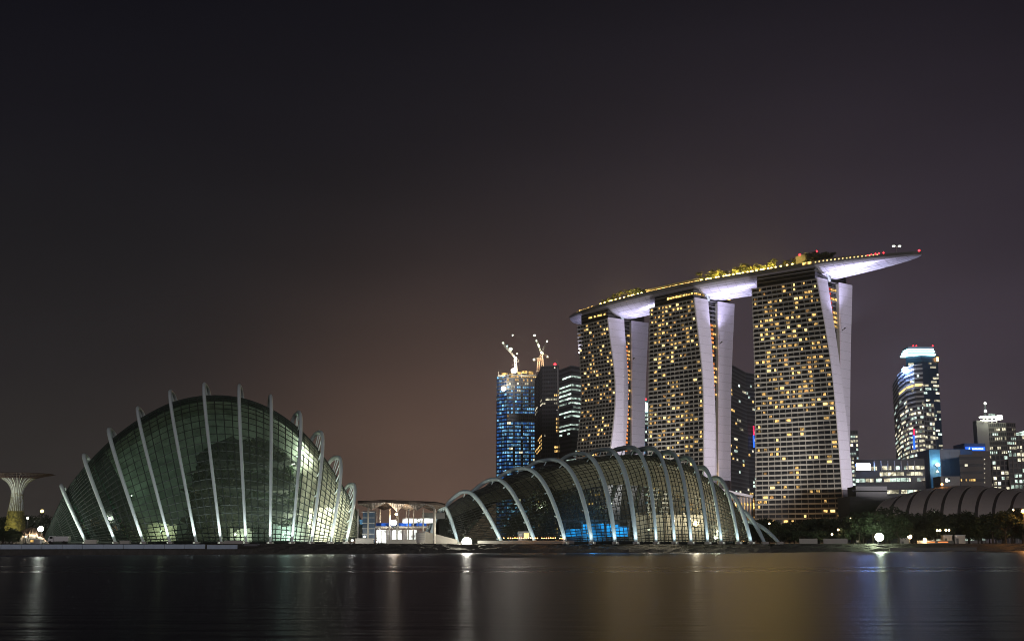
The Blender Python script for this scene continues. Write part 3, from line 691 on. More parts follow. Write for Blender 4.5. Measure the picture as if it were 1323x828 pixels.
    tp = MB(); tp.hexa(ring, [p + Vector((0, 0, 9.0)) for p in ring]); tp.build('roof_storey', M['dark_glass'], th)
    rb = MB()
    for k in range(4):
        for z in (.6, 3.6, 6.6):
            p0, p1 = ring[k], ring[(k + 1) % 4]; o_ = (p0.lerp(p1, .5) - ce); o_.z = 0; o_ = o_.normalized() * .5
            zz = Vector((0, 0, z)); dz = Vector((0, 0, .5)); rb.hexa([p0 + o_ + zz, p1 + o_ + zz, p1 + o_ * .05 + zz, p0 + o_ * .05 + zz], [p0 + o_ + zz + dz, p1 + o_ + zz + dz, p1 + o_ * .05 + zz + dz, p0 + o_ * .05 + zz + dz])
    rb.build('roof_rails', M['concrete_dark'], th)
    if top_mat:
        for k, (fa, fb, z) in enumerate(top_mat):
            p0, p1 = (ring[0].lerp(ring[1], fa), ring[0].lerp(ring[1], fb)) if fb <= 1 else (ring[1].lerp(ring[2], fa - 1), ring[1].lerp(ring[2], fb - 1))
            o_ = (p0.lerp(p1, .5) - ce); o_.z = 0; o_ = o_.normalized() * .75
            zz = Vector((0, 0, z)); dz = Vector((0, 0, 1.5)); mb = MB(); mb.hexa([p0 + o_ + zz, p1 + o_ + zz, p1 + o_ * .75 + zz, p0 + o_ * .75 + zz], [p0 + o_ + zz + dz, p1 + o_ + zz + dz, p1 + o_ * .75 + zz + dz, p0 + o_ * .75 + zz + dz])
            mb.build('roof_light', M['w_gold'], th)
    m = Rf(1).lerp(W2(1), .36); e_ = (W2(1) - Rf(1)).normalized()
    for sg in (-1, 1):
        v = MB(); v.tube([m + Vector((0, -.6, .6)), m + e_ * sg * 4.2 + Vector((0, -.6, 9.4))], .75, n=8); v.build('brace', M['rib_pale'], th)
    return th, Lf, Rf, Qf, W1, W2
def dens3(t, u, r): return 0.50 if .5 < t < .97 and .12 < u else (.17 if t > .08 else .28)
def dens2(t, u, r): return .48 if t > .78 else (.42 if .22 < t < .30 else .25)
def dens1(t, u, r): return .30 if t > .55 else .20
T3 = dict(L=(977, 977, 975.6, 972), R=(1092, 1084, 1073.5, 1055), Q=(1105.5, 1097, 1084, 1068), W1=(1086, 1086, 1085.5, 1083.5), W2=(1098, 1097, 1097.5, 1100),
          YL=(890, 895, 900, 903), YR=(852, 858, 864, 868), YQ=(860, 866, 872, 876), YW1=(884, 884, 885, 886), YW2=(895, 895, 895, 896), gap=.66)
T2 = dict(L=(838, 838, 838.8, 840.5), R=(909, 909, 907.6, 896.6), Q=(924.6, 924.6, 921.6, 914), W1=(927, 927.5, 928, 927), W2=(942.5, 943, 944, 948),
          YL=(972, 975, 979, 981), YR=(930, 934, 938, 942), YQ=(941, 944, 948, 951), YW1=(958, 958, 958, 958), YW2=(969, 969, 969, 969), gap=.18)
T1 = dict(L=(738, 744, 751.5, 746.7), R=(779, 786.5, 795, 785), Q=(797, 805, 811, 805.5), W1=(815.5, 816, 816, 815.5), W2=(830, 831.5, 833, 837),
          YL=(1045, 1052, 1060, 1063), YR=(1010, 1018, 1025, 1028), YQ=(1021, 1028, 1035, 1038), YW1=(1044, 1044, 1044, 1044), YW2=(1055, 1055, 1055, 1055), gap=.30)
gold = [(.35 + .065 * k, .35 + .065 * k + .05, 4.3) for k in range(10)] + [(1.02 + .1 * k, 1.1 + .1 * k, 4.3) for k in range(10)]
t3 = hotel_tower('nearest and widest hotel tower, right end of the three under the boat-shaped deck', T3, dens3, [(.66, .995, 'w_red', 0, .42, .9), (.80, 1, 'w_warm', .45, .95, .45)], None, 31, 13)
t2 = hotel_tower('middle hotel tower, with golden lights along its top under the boat-shaped deck', T2, dens2, [(.18, .34, 'w_gold', .02, .98, .98), (.36, .93, 'w_orange', 0, .6, .8), (.6, .97, 'w_warm', .5, .95, .35)], gold, 32, 12)
t1 = hotel_tower('farthest hotel tower with flared white end walls, leftmost of three under the boat-shaped deck', T1, dens1, [(.31, .9, 'w_orange', .05, .55, .9), (.5, .98, 'w_warm', .55, .95, .4)], [(.3, .42, 4.3), (.5, .55, 4.3), (.62, .78, 4.3), (.84, .93, 4.3), (1.4, 1.6, 4.3)], 33, 11)

# the boat-shaped deck across the tops
def center(tw): 
    _, Lf, Rf, Qf, W1, W2 = tw; return (Lf(1) + Rf(1) + W2(1) + (Lf(1) + W2(1) - Rf(1))) / 4
C3, C2, C1 = center(t3), center(t2), center(t1)
tip = at(1190, 327, 826); endp = Vector((52, 1089, 0))
SP = [Vector((tip.x, tip.y, 0)), Vector((C3.x + 3, C3.y + 3, 0)), Vector((C2.x + 1, C2.y + 1, 0)), Vector((C1.x - 1, C1.y - 2, 0)), endp]
SPK = [0, 1, 2, 3, 3.75]
def spine(q):                                         # q 0..1 over arc-ish parameter
    return cat([SP[0], SP[1], SP[2], SP[3], SP[3] + (SP[3] - SP[2]) * .9], q * 3.50)
def half_w(q):
    s = q * 340
    if s < 110: return 0.6 + 18.4 * (math.sin(min(1, s / 110) * math.pi / 2) ** .62)
    if s > 255: return 19 - 9 * ((s - 255) / 85) ** 2
    return 19.0
def keel(q):
    s = q * 340
    d = 11.5
    if s < 100: d = 2.6 + 8.9 * (s / 100) ** .7
    if s > 300: d = 11.5 - 5 * ((s - 300) / 40) ** 2
    return d
DZ = [(0, 197.0), (.2, 200.5), (.5, 201), (.8, 201), (1, 200.3)]
def deckz(q):
    for (a, za), (b2, zb) in zip(DZ, DZ[1:]):
        if a <= q <= b2: return lerp(za, zb, (q - a) / (b2 - a))
def frame(q):
    p = spine(q); d = (spine(min(1, q + .01)) - spine(max(0, q - .01))).normalized(); n_ = Vector((d.y, -d.x, 0))
    if n_.y > 0: n_ = -n_
    p = p.copy(); p.z = deckz(q); return p, d, n_
deck = thing('sky_deck', 'long boat-shaped deck lying across the tops of the three hotel towers', 'sky deck', (C2.x, C2.y, 189))
NH = 90; loops = []; lip = []; top = []
for i in range(NH + 1):
    q = i / NH; p, d, n_ = frame(q); hw, k = half_w(q), keel(q); lp = 2.0
    lo = []
    for j in range(25):
        a = math.pi * j / 24; cx_, sx = math.cos(a), math.sin(a)
        lo.append(p + n_ * hw * math.copysign(abs(cx_) ** .85, cx_) - Vector((0, 0, lp + (k - lp) * sx ** 1.15)))
    loops.append(lo)
    lip.append([p + n_ * (hw + .35), p - n_ * (hw + .35), p - n_ * (hw + .35) - Vector((0, 0, lp - .15)), p + n_ * (hw + .35) - Vector((0, 0, lp - .15))])
hb = MB(); hb.loft([l + [l[-1] + Vector((0, 0, lp - .25)), l[0] + Vector((0, 0, lp - .25))] for l in loops]); hb.build('hull', M['hull'], deck, smooth=False)
lb = MB(); lb.loft(lip); lb.build('deck_edge', M['deck'], deck)
# seams of the hull cladding
sm = MB()
for j in (3, 6, 9, 12, 15, 18, 21):
    sm.tube([loops[i][j] - Vector((0, 0, .02)) for i in range(2, NH - 1)], .07, n=4, cap=False)
for i in range(2, NH, 2): sm.tube([loops[i][j] - Vector((0, 0, .02)) for j in range(1, 24)], .07, n=4, cap=False)
sm.build('hull_seams', M['steel_dark'], deck)
pa = MB()
for i in range(8, NH):
    for off in (-1, 1):
        pass
for i in range(10, NH):
    p, d, n_ = frame(i / NH); p2, d2, n2 = frame((i + 1) / NH) if i < NH - 1 else (p, d, n_)
    hw, hw2 = half_w(i / NH) - 1.2, half_w(min(1, (i + 1) / NH)) - 1.2
    a0, a1 = p + n_ * hw, p2 + n2 * hw2; z1 = Vector((0, 0, 1.5))
    pa.hexa([a0, a1, a1 - n2 * .3, a0 - n_ * .3], [a0 + z1, a1 + z1, a1 - n2 * .3 + z1, a0 - n_ * .3 + z1])
pa.build('parapet', M['deck'], deck)
def on_deck(q, across, z=0.0):
    p, d, n_ = frame(q); return p + n_ * (half_w(q) * across) + Vector((0, 0, z)), math.atan2(d.y, d.x)
def q_of_px(px, across):
    best = min(range(1001), key=lambda i: abs(proj(on_deck(i / 1000, across)[0])[0] - px)); return best / 1000
def proj(p):
    y, z = p.y, p.z - CAMZ; dep = y * math.cos(PITCH) + z * math.sin(PITCH); up = -y * math.sin(PITCH) + z * math.cos(PITCH)
    return CX + FPX * p.x / dep, CY - FPX * up / dep
# lights in the edge of the bow, the lit bar terraces, beacons (parts of the deck)
for k in range(17):
    q = q_of_px(1054 + k * 5.0, 1.0); p, a = on_deck(q, 1.02, -.1); mb = MB(); mb.box(p, (.9, .5, .8), a); mb.build('edge_light', M['w_bright'], deck)
for px0 in (1040, 1046): 
    p, a = on_deck(q_of_px(px0, 1.0), 1.02, .1); mb = MB(); mb.box(p, (3.0, .5, 1.8), a); mb.build('edge_light', M['w_gold'], deck)
for px0, dz in ((1189.5, .5), (741.5, .2)):
    q = 0.004 if px0 > 900 else .992; p, a = on_deck(q, .0 if px0 > 900 else .7, dz + .4); mb = MB(); mb.ball(p, .75); mb.build('beacon', M['beacon'], deck)
ter = thing('roof_restaurant', 'low lit restaurant terrace between tree clumps on the far half of the deck', 'restaurant', on_deck(.68, .55)[0])
n_t = 26
for k in range(n_t):
    q = lerp(q_of_px(838, .6), q_of_px(906, .6), (k + .5) / n_t); p, a = on_deck(q, .72, 2.2); mb = MB(); mb.box(p, (2.2, .4, 1.7), a); mb.build('lit_window', M['w_gold' if k % 3 else 'w_bright'], ter)
for (q0, q1, ac, z, hh, wd) in ((838, 906, .45, 4.0, .5, 12),):
    mb = MB(); qs = [lerp(q_of_px(q0, .6), q_of_px(q1, .6), k / 10) for k in range(11)]
    mb.loft([[on_deck(q, .8, z)[0], on_deck(q, .1, z)[0], on_deck(q, .1, z + hh)[0], on_deck(q, .8, z + hh)[0]] for q in qs]); mb.build('roof', M['concrete'], ter)
    mb = MB(); mb.loft([[on_deck(q, .68, .05)[0], on_deck(q, .15, .05)[0], on_deck(q, .15, 3.9)[0], on_deck(q, .68, 3.9)[0]] for q in qs]); mb.build('walls', M['concrete_dark'], ter)
bar = thing('roof_bar', 'small string-lit bar at the far left end of the deck', 'bar', on_deck(q_of_px(757, .6), .5)[0])
for k in range(9):
    q = q_of_px(747 + k * 2.7, .7); p, a = on_deck(q, .75, 1.8 + .6 * (k % 2)); mb = MB(); mb.box(p, (1.8, .4, 1.5), a); mb.build('string_light', M['w_gold'], bar)
mb = MB(); qs = [lerp(q_of_px(746, .6), q_of_px(769, .6), k / 5) for k in range(6)]
mb.loft([[on_deck(q, .65, 0)[0], on_deck(q, .1, 0)[0], on_deck(q, .1, 3)[0], on_deck(q, .65, 3)[0]] for q in qs]); mb.build('walls', M['concrete_dark'], bar)
# lift house
q = q_of_px(1044, .1); p, a = on_deck(q, 0.05)
lift = thing('lift_house', 'pale box-shaped lift house with two red beacons, on top of the deck', 'lift house', p)
mb = MB(); mb.box(p + Vector((0, 0, 5.2)), (16, 9, 10.4), a); mb.build('walls', M['concrete_dark'], lift)
mb = MB(); mb.box(p + Vector((0, 0, 11.3)), (5, 5, 1.8), a); mb.build('roof_box', M['concrete_dark'], lift)
mb = MB(); mb.box(p + Vector((0, -4.7, 8)), (3, .4, 1.5), a); mb.build('louvre', M['steel_dark'], lift)
for sg in (-1, 1):
    mb = MB(); bp_ = p + Vector((math.cos(a) * 7.4 * sg, math.sin(a) * 7.4 * sg, 11)); mb.tube([bp_, bp_ + Vector((0, 0, .8))], .15, n=6); o = mb.build('beacon_stem', M['steel_dark'], lift); mb = MB(); mb.ball(bp_ + Vector((0, 0, 1.2)), .8); mb.build('beacon', M['beacon'], o)
# red parasol lights along the bow terrace
def red_lamp(p, first=None):
    th = thing('terrace_lamp', 'small red lamp on a short post along the bow terrace of the deck', 'lamp', p, 'red lamps along the bow terrace')
    mb = MB(); mb.tube([p, p + Vector((0, 0, 2.6))], .12, n=5); mb.build('post', M['steel_dark'], th)
    mb = MB(); mb.ball(p + Vector((0, 0, 2.9)), .55); mb.build('bulb', M['beacon'], th); return th
for k in range(14):
    p, a = on_deck(q_of_px(1076 + k * 5.0 + rng.uniform(-1, 1), .1), rng.uniform(-.1, .3)); red_lamp(p)
p, a = on_deck(q_of_px(1159, 0), 0)
ml = thing('mast_light', 'white mast light with two lamp heads near the bow of the deck', 'lamp', p)
mb = MB(); mb.tube([p, p + Vector((0, 0, 6))], .22, n=6); mb.build('mast', M['steel'], ml)
mb = MB(); mb.box(p + Vector((0, 0, 6)), (4.4, .3, .3)); mb.build('crossbar', M['steel'], ml)
for sg in (-1, 1):
    mb = MB(); mb.box(p + Vector((2 * sg, -.1, 6.4)), (1.7, .8, .8)); mb.build('lamp_head', M['lamp_small'], ml)
# planting on the deck
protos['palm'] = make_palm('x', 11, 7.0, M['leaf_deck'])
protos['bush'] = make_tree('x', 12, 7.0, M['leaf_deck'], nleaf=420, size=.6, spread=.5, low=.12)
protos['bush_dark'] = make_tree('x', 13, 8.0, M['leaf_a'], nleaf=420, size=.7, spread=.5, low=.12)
clusters = [(776, 832, 16, 'in the clump near the far left end of the deck', 1), (905, 1000, 27, 'in the gold-lit row along the middle of the deck', 1),
            (1001, 1026, 6, 'beside the lift house on the deck', 1), (1052, 1078, 8, 'in the unlit clump in front of the lift house', 0), (822, 838, 4, 'in the dark clump left of the restaurant terrace', 0)]
for (x0, x1, n_, where, lit_) in clusters:
    for k in range(n_):
        px = lerp(x0, x1, (k + .5) / n_) + rng.uniform(-2, 2); p, a = on_deck(q_of_px(px, .3), rng.uniform(.05, .75))
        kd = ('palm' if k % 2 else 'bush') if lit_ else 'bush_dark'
        plant(kd, p.x, p.y, p.z, rng.uniform(.95, 1.45), rng.uniform(0, 6), ('feathery palm ' if kd == 'palm' else 'bushy tree ') + where, ('palms ' if kd == 'palm' else 'bushes ') + where)
    if lit_:
        for k in range(max(2, int(n_ * .8))):
            px = lerp(x0, x1, (k + .5) / max(2, int(n_ * .8))) + rng.uniform(-2, 2); p, a = on_deck(q_of_px(px, .8), .84)
            th = thing('garden_lamp', 'golden garden lamp ' + where, 'lamp', p, 'golden garden lamps ' + where)
            mb = MB(); mb.tube([p, p + Vector((0, 0, 1.6))], .1, n=5); mb.build('post', M['steel_dark'], th)
            mb = MB(); mb.ball(p + Vector((0, 0, 2.2)), .8); mb.build('bulb', M['lamp_gold'], th)
            if k % 1 == 0: light('lamp_light', 'POINT', p + Vector((0, -.8, 2.4)), 7000, (1, .68, .15), th, .5)
# floodlights: on the tower tops grazing the hull, and on masts in the gardens washing the white walls
HL = (.70, .68, 1.0)
def hull_flood(base, target, power, label, cone=70):
    th = thing('hull_floodlight', label, 'lamp', base)
    mb = MB(); mb.box(base + Vector((0, 0, .3)), (1.2, 1, .6)); mb.build('housing', M['steel_dark'], th)
    mb = MB(); mb.box(base + Vector((0, 3.5, -.1)), (.5, 8, .35)); mb.build('bracket', M['steel_dark'], th)
    light('flood_light', 'SPOT', base + Vector((0, 0, .8)), power, HL, th, .6, target, cone, .9)
_, L3, R3, Q3, W13, W23 = t3; _, L2, R2, Q2, W12, W22 = t2; _, L1, R1, Q1, W11, W21 = t1
def dk(q, ac): return on_deck(q, ac, -6)[0]
for lab, bs, q0, pw, cn in (
    ('floodlight on the end of the nearest hotel tower, aimed along the bow', (R3(1) + W23(1)) / 2 + Vector((4.5, -6, -34)), .13, 270000, 120),
    ('floodlight on the middle hotel tower, aimed at the hull towards the nearest tower', (R2(1) + W22(1)) / 2 + Vector((4, -5.5, -32)), .44, 190000, 115),
    ('floodlight on the farthest hotel tower, aimed at the hull towards the middle tower', (R1(1) + W21(1)) / 2 + Vector((4, -5.5, -32)), .70, 165000, 115)):
    hull_flood(bs, dk(q0, .35), pw, lab, cn)
hull_flood(L1(1) + Vector((-2, -3.5, -26)), dk(.97, .2), 45000, 'floodlight on the facade corner of the farthest hotel tower, aimed at the far tip', 110)
def wash(bx, tgt, power, label, cone, zb):
    mh = 7 if zb == GZ else 2; base = Vector((bx.x, bx.y, zb)); th = thing('floodlight_mast', label, 'lamp', base)
    mb = MB(); mb.tube([base, base + Vector((0, 0, mh))], [.2, .12], n=6); mb.build('mast', M['steel'], th)
    mb = MB(); mb.box(base + Vector((0, 0, mh + .2)), (2, .6, 1.0)); mb.build('lamp_head', M['steel_dark'], th)
    light('flood_light', 'SPOT', base + Vector((0, .9, mh + .4)), power, (1.0, .95, .99), th, .8, tgt, cone, .5)
for tw, lab, pw, off, zb, zt, cn in ((t3, 'low floodlight mast on the arched hall roof, washing the nearest hotel tower', 620000, (8, -142), 36.5, 12, 70), (t2, 'garden floodlight mast washing the middle hotel tower', 850000, (6, -195), GZ, 22, 54), (t1, 'garden floodlight mast washing the farthest hotel tower', 480000, (0, -110), GZ, 40, 82)):
    _, Lf, Rf, Qf, W1, W2 = tw; m = (Rf(.5) + W2(.5)) / 2
    wash(m + Vector((off[0], off[1], 0)), m + Vector((-4, 0, zt)), pw, lab, cn, zb)
p0 = xz(1010, 812, GZ); th = thing('floodlight_mast', 'low warm floodlight among the trees lighting the foot of the nearest hotel tower', 'lamp', p0)
mb = MB(); mb.tube([p0, p0 + Vector((0, 0, 4))], [.2, .12], n=6); mb.build('mast', M['steel'], th)
mb = MB(); mb.box(p0 + Vector((0, 0, 4.3)), (2, .6, 1.0)); mb.build('lamp_head', M['steel_dark'], th)
light('flood_light', 'SPOT', p0 + Vector((0, .9, 4.4)), 60000, (1, .62, .36), th, .8, p0 + Vector((6, 70, 26)), 110, .9)

# ================================================================== OFFICE TOWERS
def office(name, label, catg, front, top, floors, bays, wall, band, lit, z0=GZ, depth=30, seed=1, band_h=.34, fins=True, tops=None, extra=None, bulge=0, fin_m=None):
    """front: [(px, distance), ...] left to right along the visible walls; top: pixel row of the roof at the first corner"""
    r = random.Random(seed)
    Ht = at(front[0][0], top, front[0][1]).z
    pts = [xz(px, Y, z0) for px, Y in front]
    # faces are vertical: pixels are read at the roof
    pts = [Vector(((px - CX) / FPX * (Y * math.cos(PITCH) + (Ht - CAMZ) * math.sin(PITCH)), Y, z0)) for px, Y in front]
    tz = [Ht] * len(pts) if tops is None else [at(px, ty, Y).z for (px, Y), ty in zip(front, tops)]
    th = thing(name, label, catg, (sum((p.x for p in pts)) / len(pts), max(p.y for p in pts), z0))
    Yb = max(p.y for p in pts) + depth; back = [Vector((pts[-1].x * Yb / pts[-1].y * .998, Yb, z0)), Vector((pts[0].x * Yb / pts[0].y * 1.002, Yb, z0))]
    loop = pts + back; tzz = tz + [tz[-1], tz[0]]
    mb = MB(); mb.hexa(loop, [Vector((p.x, p.y, z)) for p, z in zip(loop, tzz)]); mb.build('walls', M[wall], th)
    bd = MB(); fn = MB(); rest = {}; cand = []
    for i in range(len(pts) - 1):
        a, b2 = pts[i], pts[i + 1]; d = (b2 - a).normalized(); n_ = Vector((d.y, -d.x, 0))
        if n_.y > 0: n_ = -n_
        za, zb = tz[i], tz[i + 1]; nb = bays[i]
        H_ = min(za, zb) - z0
        def S(u, t): 
            p = a.lerp(b2, u); return Vector((p.x, p.y, z0 + (lerp(za, zb, u) - z0 if tops is not None else H_) * t))
        if band:
            for f in range(floors + 1):
                t0, t1 = max(0, (f - band_h / 2) / floors), min(1, (f + band_h / 2) / floors)
                if t1 <= t0: continue
                bd.hexa([S(.002, t0) + n_ * .5, S(.998, t0) + n_ * .5, S(.998, t0) + n_ * .02, S(.002, t0) + n_ * .02], [S(.002, t1) + n_ * .5, S(.998, t1) + n_ * .5, S(.998, t1) + n_ * .02, S(.002, t1) + n_ * .02])
        if fins:
            wv = .22 if fin_m is None else fin_m
            for k in range(nb + 1):
                u = min(.998, max(.002, k / nb)); e = d * wv
                fn.hexa([S(u, 0) - e + n_ * .55, S(u, 0) + e + n_ * .55, S(u, 0) + e + n_ * .03, S(u, 0) - e + n_ * .03], [S(u, 1) - e + n_ * .55, S(u, 1) + e + n_ * .55, S(u, 1) + e + n_ * .03, S(u, 1) - e + n_ * .03])
        for f in range(floors):
            k = 0
            while k < nb:
                res = lit(i, f / floors, k / nb, r)
                if res:
                    mname, run = res; k1 = min(nb, k + run)
                    u0, u1 = (k + .1) / nb, (k1 - .1) / nb; t0, t1 = (f + band_h / 2 + .06) / floors, (f + 1 - band_h / 2 - .06 * r.random()) / floors
                    cand.append((mname, [S(u0, t0) + n_ * .2, S(u1, t0) + n_ * .2, S(u1, t0) + n_ * .04, S(u0, t0) + n_ * .04], [S(u0, t1) + n_ * .2, S(u1, t1) + n_ * .2, S(u1, t1) + n_ * .04, S(u0, t1) + n_ * .04]))
                    k = k1
                else: k += 1
    if bd.v: bd.build('floor_bands', M[band], th)
    if fn.v: fn.build('facade_fins', M[band or wall], th)
    cand.sort(key=lambda c: (c[0] == 'w_blue_dim', -(c[1][1] - c[1][0]).length + r.random() * .5))
    many = {'w_warm': 'w_warm_s', 'w_cool': 'w_cool_s', 'w_neutral': 'w_neutral_s', 'w_blue': 'w_blue_s', 'w_blue_dim': 'w_blue_dim', 'w_amber': 'w_warm_s', 'w_bright': 'w_neutral_s', 'w_gold': 'w_warm_s'}
    for k, (mname, lo, hi) in enumerate(cand):
        if k < 100:
            mb = MB(); mb.hexa(lo, hi); mb.build('lit_window', M[mname], th)
        else: rest.setdefault(many[mname], MB()).hexa(lo, hi)
    for k, mb in rest.items():
        o = mb.build('lit_windows', M[k], th); o['kind'] = 'stuff'
    return th, pts, tz
def pbox(root, name, px0, px1, py0, py1, Y, dep, m): return part_box(root, name, px0, px1, py0, py1, Y, dep, M[m])
def ball_part(root, name, p, r_, m):
    mb = MB(); mb.ball(p, r_, 10, 8); return mb.build(name, M[m], root, smooth=True)

# tower under construction, blue work light on every floor
def l_con(i, t, u, r):
    if i == 0: return ('w_blue' if r.random() < .35 else 'w_blue_dim', 1)
    if .70 < t < .76: return ('w_warm', 1) if r.random() < .06 else None
    if t > .955: return ('w_warm', 1) if r.random() < .7 else None
    if t > .93: return ('w_neutral', 1) if r.random() < .5 else None
    if r.random() < .02: return ('w_neutral', 2)
    return (('w_blue', 1) if r.random() < .62 else ('w_blue_dim', 1)) if (int(u * 16) % 4 != 3 or r.random() < .3) else None
con, cp, ctz = office('construction_tower', 'unfinished tower lit blue on every floor with bright work lamps on its top', 'tower', [(642, 1618), (655, 1600), (693, 1606)], 486, 46, (4, 15), 'office_blue', 'band_dark', l_con, seed=3, fin_m=.35)
ctop = ctz[0]
for k in range(9):
    x = lerp(644, 692, k / 8); pbox(con, 'scaffold_post', x - .25, x + .25, 480 + (k % 3), 486.5, 1603, .5, 'concrete')
pbox(con, 'scaffold_deck', 643, 692, 484.5, 486, 1602, 8, 'concrete')
for (x0, x1, y0, y1) in ((648, 656, 481.8, 484), (658, 663, 482, 484.2), (668, 673, 480.5, 483), (674, 681, 479, 482), (683, 689, 479.5, 483.5)):
    pbox(con, 'lit_formwork', x0, x1, y0, y1, 1603, 3, 'w_warm')
def big_flood(px, py, Y, power, label, radius, mt, col, dz=0, fwd=0):
    p = at(px, py, Y); th = thing('floodlight', label, 'lamp', p - Vector((0, 0, radius * 1.9)))
    mb = MB(); mb.tube([p - Vector((0, -radius, radius * 1.9)), p + Vector((0, radius, 0))], radius * .18, n=6); mb.build('stand', M['steel_dark'], th)
    mb = MB(); mb.box(p + Vector((0, radius * .8, 0)), (radius * 1.5, radius * .9, radius * 1.3)); mb.build('lamp_head', M['steel_dark'], th)
    mb = MB(); mb.ball(p, radius, 14, 10, (1, .5, .9)); mb.build('lens', M[mt], th, smooth=True)
    if power: light('lamp_light', 'POINT', p + Vector((0, -radius * .5, radius * 1.5)), power, col, th, max(.4, radius * .5))
    return th
big_flood(664, 479, 1598, 60000, 'blazing floodlight on the roof edge of the blue lit unfinished tower', 3.6, 'lamp_white', (1, .9, .7))
big_flood(650.5, 502, 1592, 30000, 'blazing floodlight low on the left corner of the blue lit unfinished tower', 3.0, 'lamp_white', (1, .85, .6))
def crane(label, bx, by, jx, jy, Y, topx, topy, mast_m, lamps, tail):
    """mast from the roof up to the pivot, a raised jib, a counter-jib and lamps along the jib"""
    b = at(bx, by, Y); pv = at(topx, topy, Y); je = at(jx, jy, Y - 6); tl = at(tail[0], tail[1], Y + 4)
    th = thing('tower_crane', label, 'crane', b)
    def lattice(name, p, q, w, m, n_):
        mb = MB(); ax = (q - p).normalized(); s1 = ax.cross(Vector((0, 1, 0))).normalized() * w; s2 = Vector((0, w, 0))
        for a, c in ((1, 1), (1, -1), (-1, -1), (-1, 1)): mb.tube([p + s1 * a + s2 * c, q + s1 * a + s2 * c], w * .36, n=4)
        for k in range(n_):
            a, c = p.lerp(q, k / n_), p.lerp(q, (k + 1) / n_); sg = 1 if k % 2 else -1
            mb.tube([a + s1 * sg - s2, c - s1 * sg - s2], w * .16, n=4); mb.tube([a + s1 * sg + s2, c - s1 * sg + s2], w * .16, n=4)
        return mb.build(name, M[m], th)
    lattice('mast', b, pv, 1.3, mast_m, 8); lattice('jib', pv, je, .8, 'steel', 12); lattice('counter_jib', pv, tl, .9, 'steel', 4)
    mb = MB(); mb.box(tl - Vector((0, 0, 1.5)), (3, 3, 3)); mb.build('counterweight', M['concrete_dark'], th)
    mb = MB(); mb.box(pv + Vector((1.6, -1.5, -.6)), (2.2, 2.2, 2.6)); mb.build('cab', M['concrete'], th)
    for (px, py, rr, m) in lamps: ball_part(th, 'lamp', at(px, py, Y - 7), rr * .8, m)
    light('lamp_light', 'POINT', pv + Vector((0, -8, -6)), 9000, (1, .7, .4), th, .6)
crane('left crane on the unfinished tower, jib raised to the left with greenish lamps', 667, 481, 649, 442.5, 1606, 665.5, 462, 'concrete', [(650, 443, 1.1, 'lamp_small'), (655.3, 447, 1.2, 'led_cyan'), (660, 451, 2.0, 'lamp_green'), (664.3, 460, 1.2, 'lamp_small'), (668, 457, 1.0, 'lamp_small'), (662.3, 433, 1.0, 'lamp_small')], (669, 465))
crane('right crane on the unfinished tower, jib raised to the left above its neighbour', 701.3, 477, 693, 439.5, 1612, 699.5, 456, 'soffit', [(693, 440, 1.0, 'lamp_small'), (696.3, 447, 1.2, 'lamp_green'), (699.6, 455.5, 1.5, 'lamp_green'), (690.6, 433.3, 1.4, 'lamp_small')], (707.5, 460))
crane('middle crane on the unfinished tower, jib raised to the right', 695, 480, 707, 440.5, 1600, 696.5, 463, 'soffit', [(706.8, 440.8, 1.3, 'lamp_small'), (689.7, 464.5, 1.4, 'lamp_small'), (707.4, 460.6, 1.0, 'lamp_small')], (690, 464))
# dark tower with the slanted shoulder
def l_dark(i, t, u, r):
    if .52 < t < .60 and i == 0: return ('w_warm', 4) if r.random() < .5 else None
    if .77 < t < .80: return ('w_neutral', 2) if r.random() < .45 else None
    if t > .9: return ('w_neutral', 1) if r.random() < .05 else None
    if u > .6 and r.random() < .13: return ('w_warm', 3)
    return (r.choice(('w_warm', 'w_neutral')), 1) if r.random() < .025 else None
dt, dp_, dz_ = office('office_tower', 'dark office tower with a slanted shoulder and red beacon, beside the blue unfinished tower', 'tower', [(691, 1500), (700, 1494), (722, 1500)], 486, 44, (5, 10), 'office_glass', 'band_dark', l_dark, seed=5, tops=(492, 473, 472), band_h=.4)
p = at(717, 470.5, 1499)
mb = MB(); mb.tube([p - Vector((0, 0, 2.5)), p], .2, n=5); o = mb.build('beacon_stem', M['steel_dark'], dt); ball_part(o, 'beacon', p, 1.5, 'beacon')
pbox(dt, 'corner_strip', 720.6, 721.4, 474, 600, 1498.5, 1, 'band_grey')
def l_strip(i, t, u, r):
    if .86 < t < .885 or .905 < t < .93: return ('w_cool', 7) if r.random() < .75 else None
    if .60 < t < .86: 
        return ('w_cool', r.randint(4, 8)) if r.random() < (.75 if int(t * 40) % 3 else .1) else None
    if .30 < t < .5: return ('w_cool', r.randint(2, 5)) if r.random() < (.5 if i else .18) else None
    return ('w_cool', 2) if r.random() < .05 and t < .9 else None
office('office_tower', 'office tower banded with long greenish white window strips, just left of the farthest hotel tower', 'tower', [(722, 1510), (738, 1504), (756, 1512)], 478, 40, (8, 8), 'office_glass', 'band_dark', l_strip, seed=6, tops=(478, 472, 475), fins=False, band_h=.5)
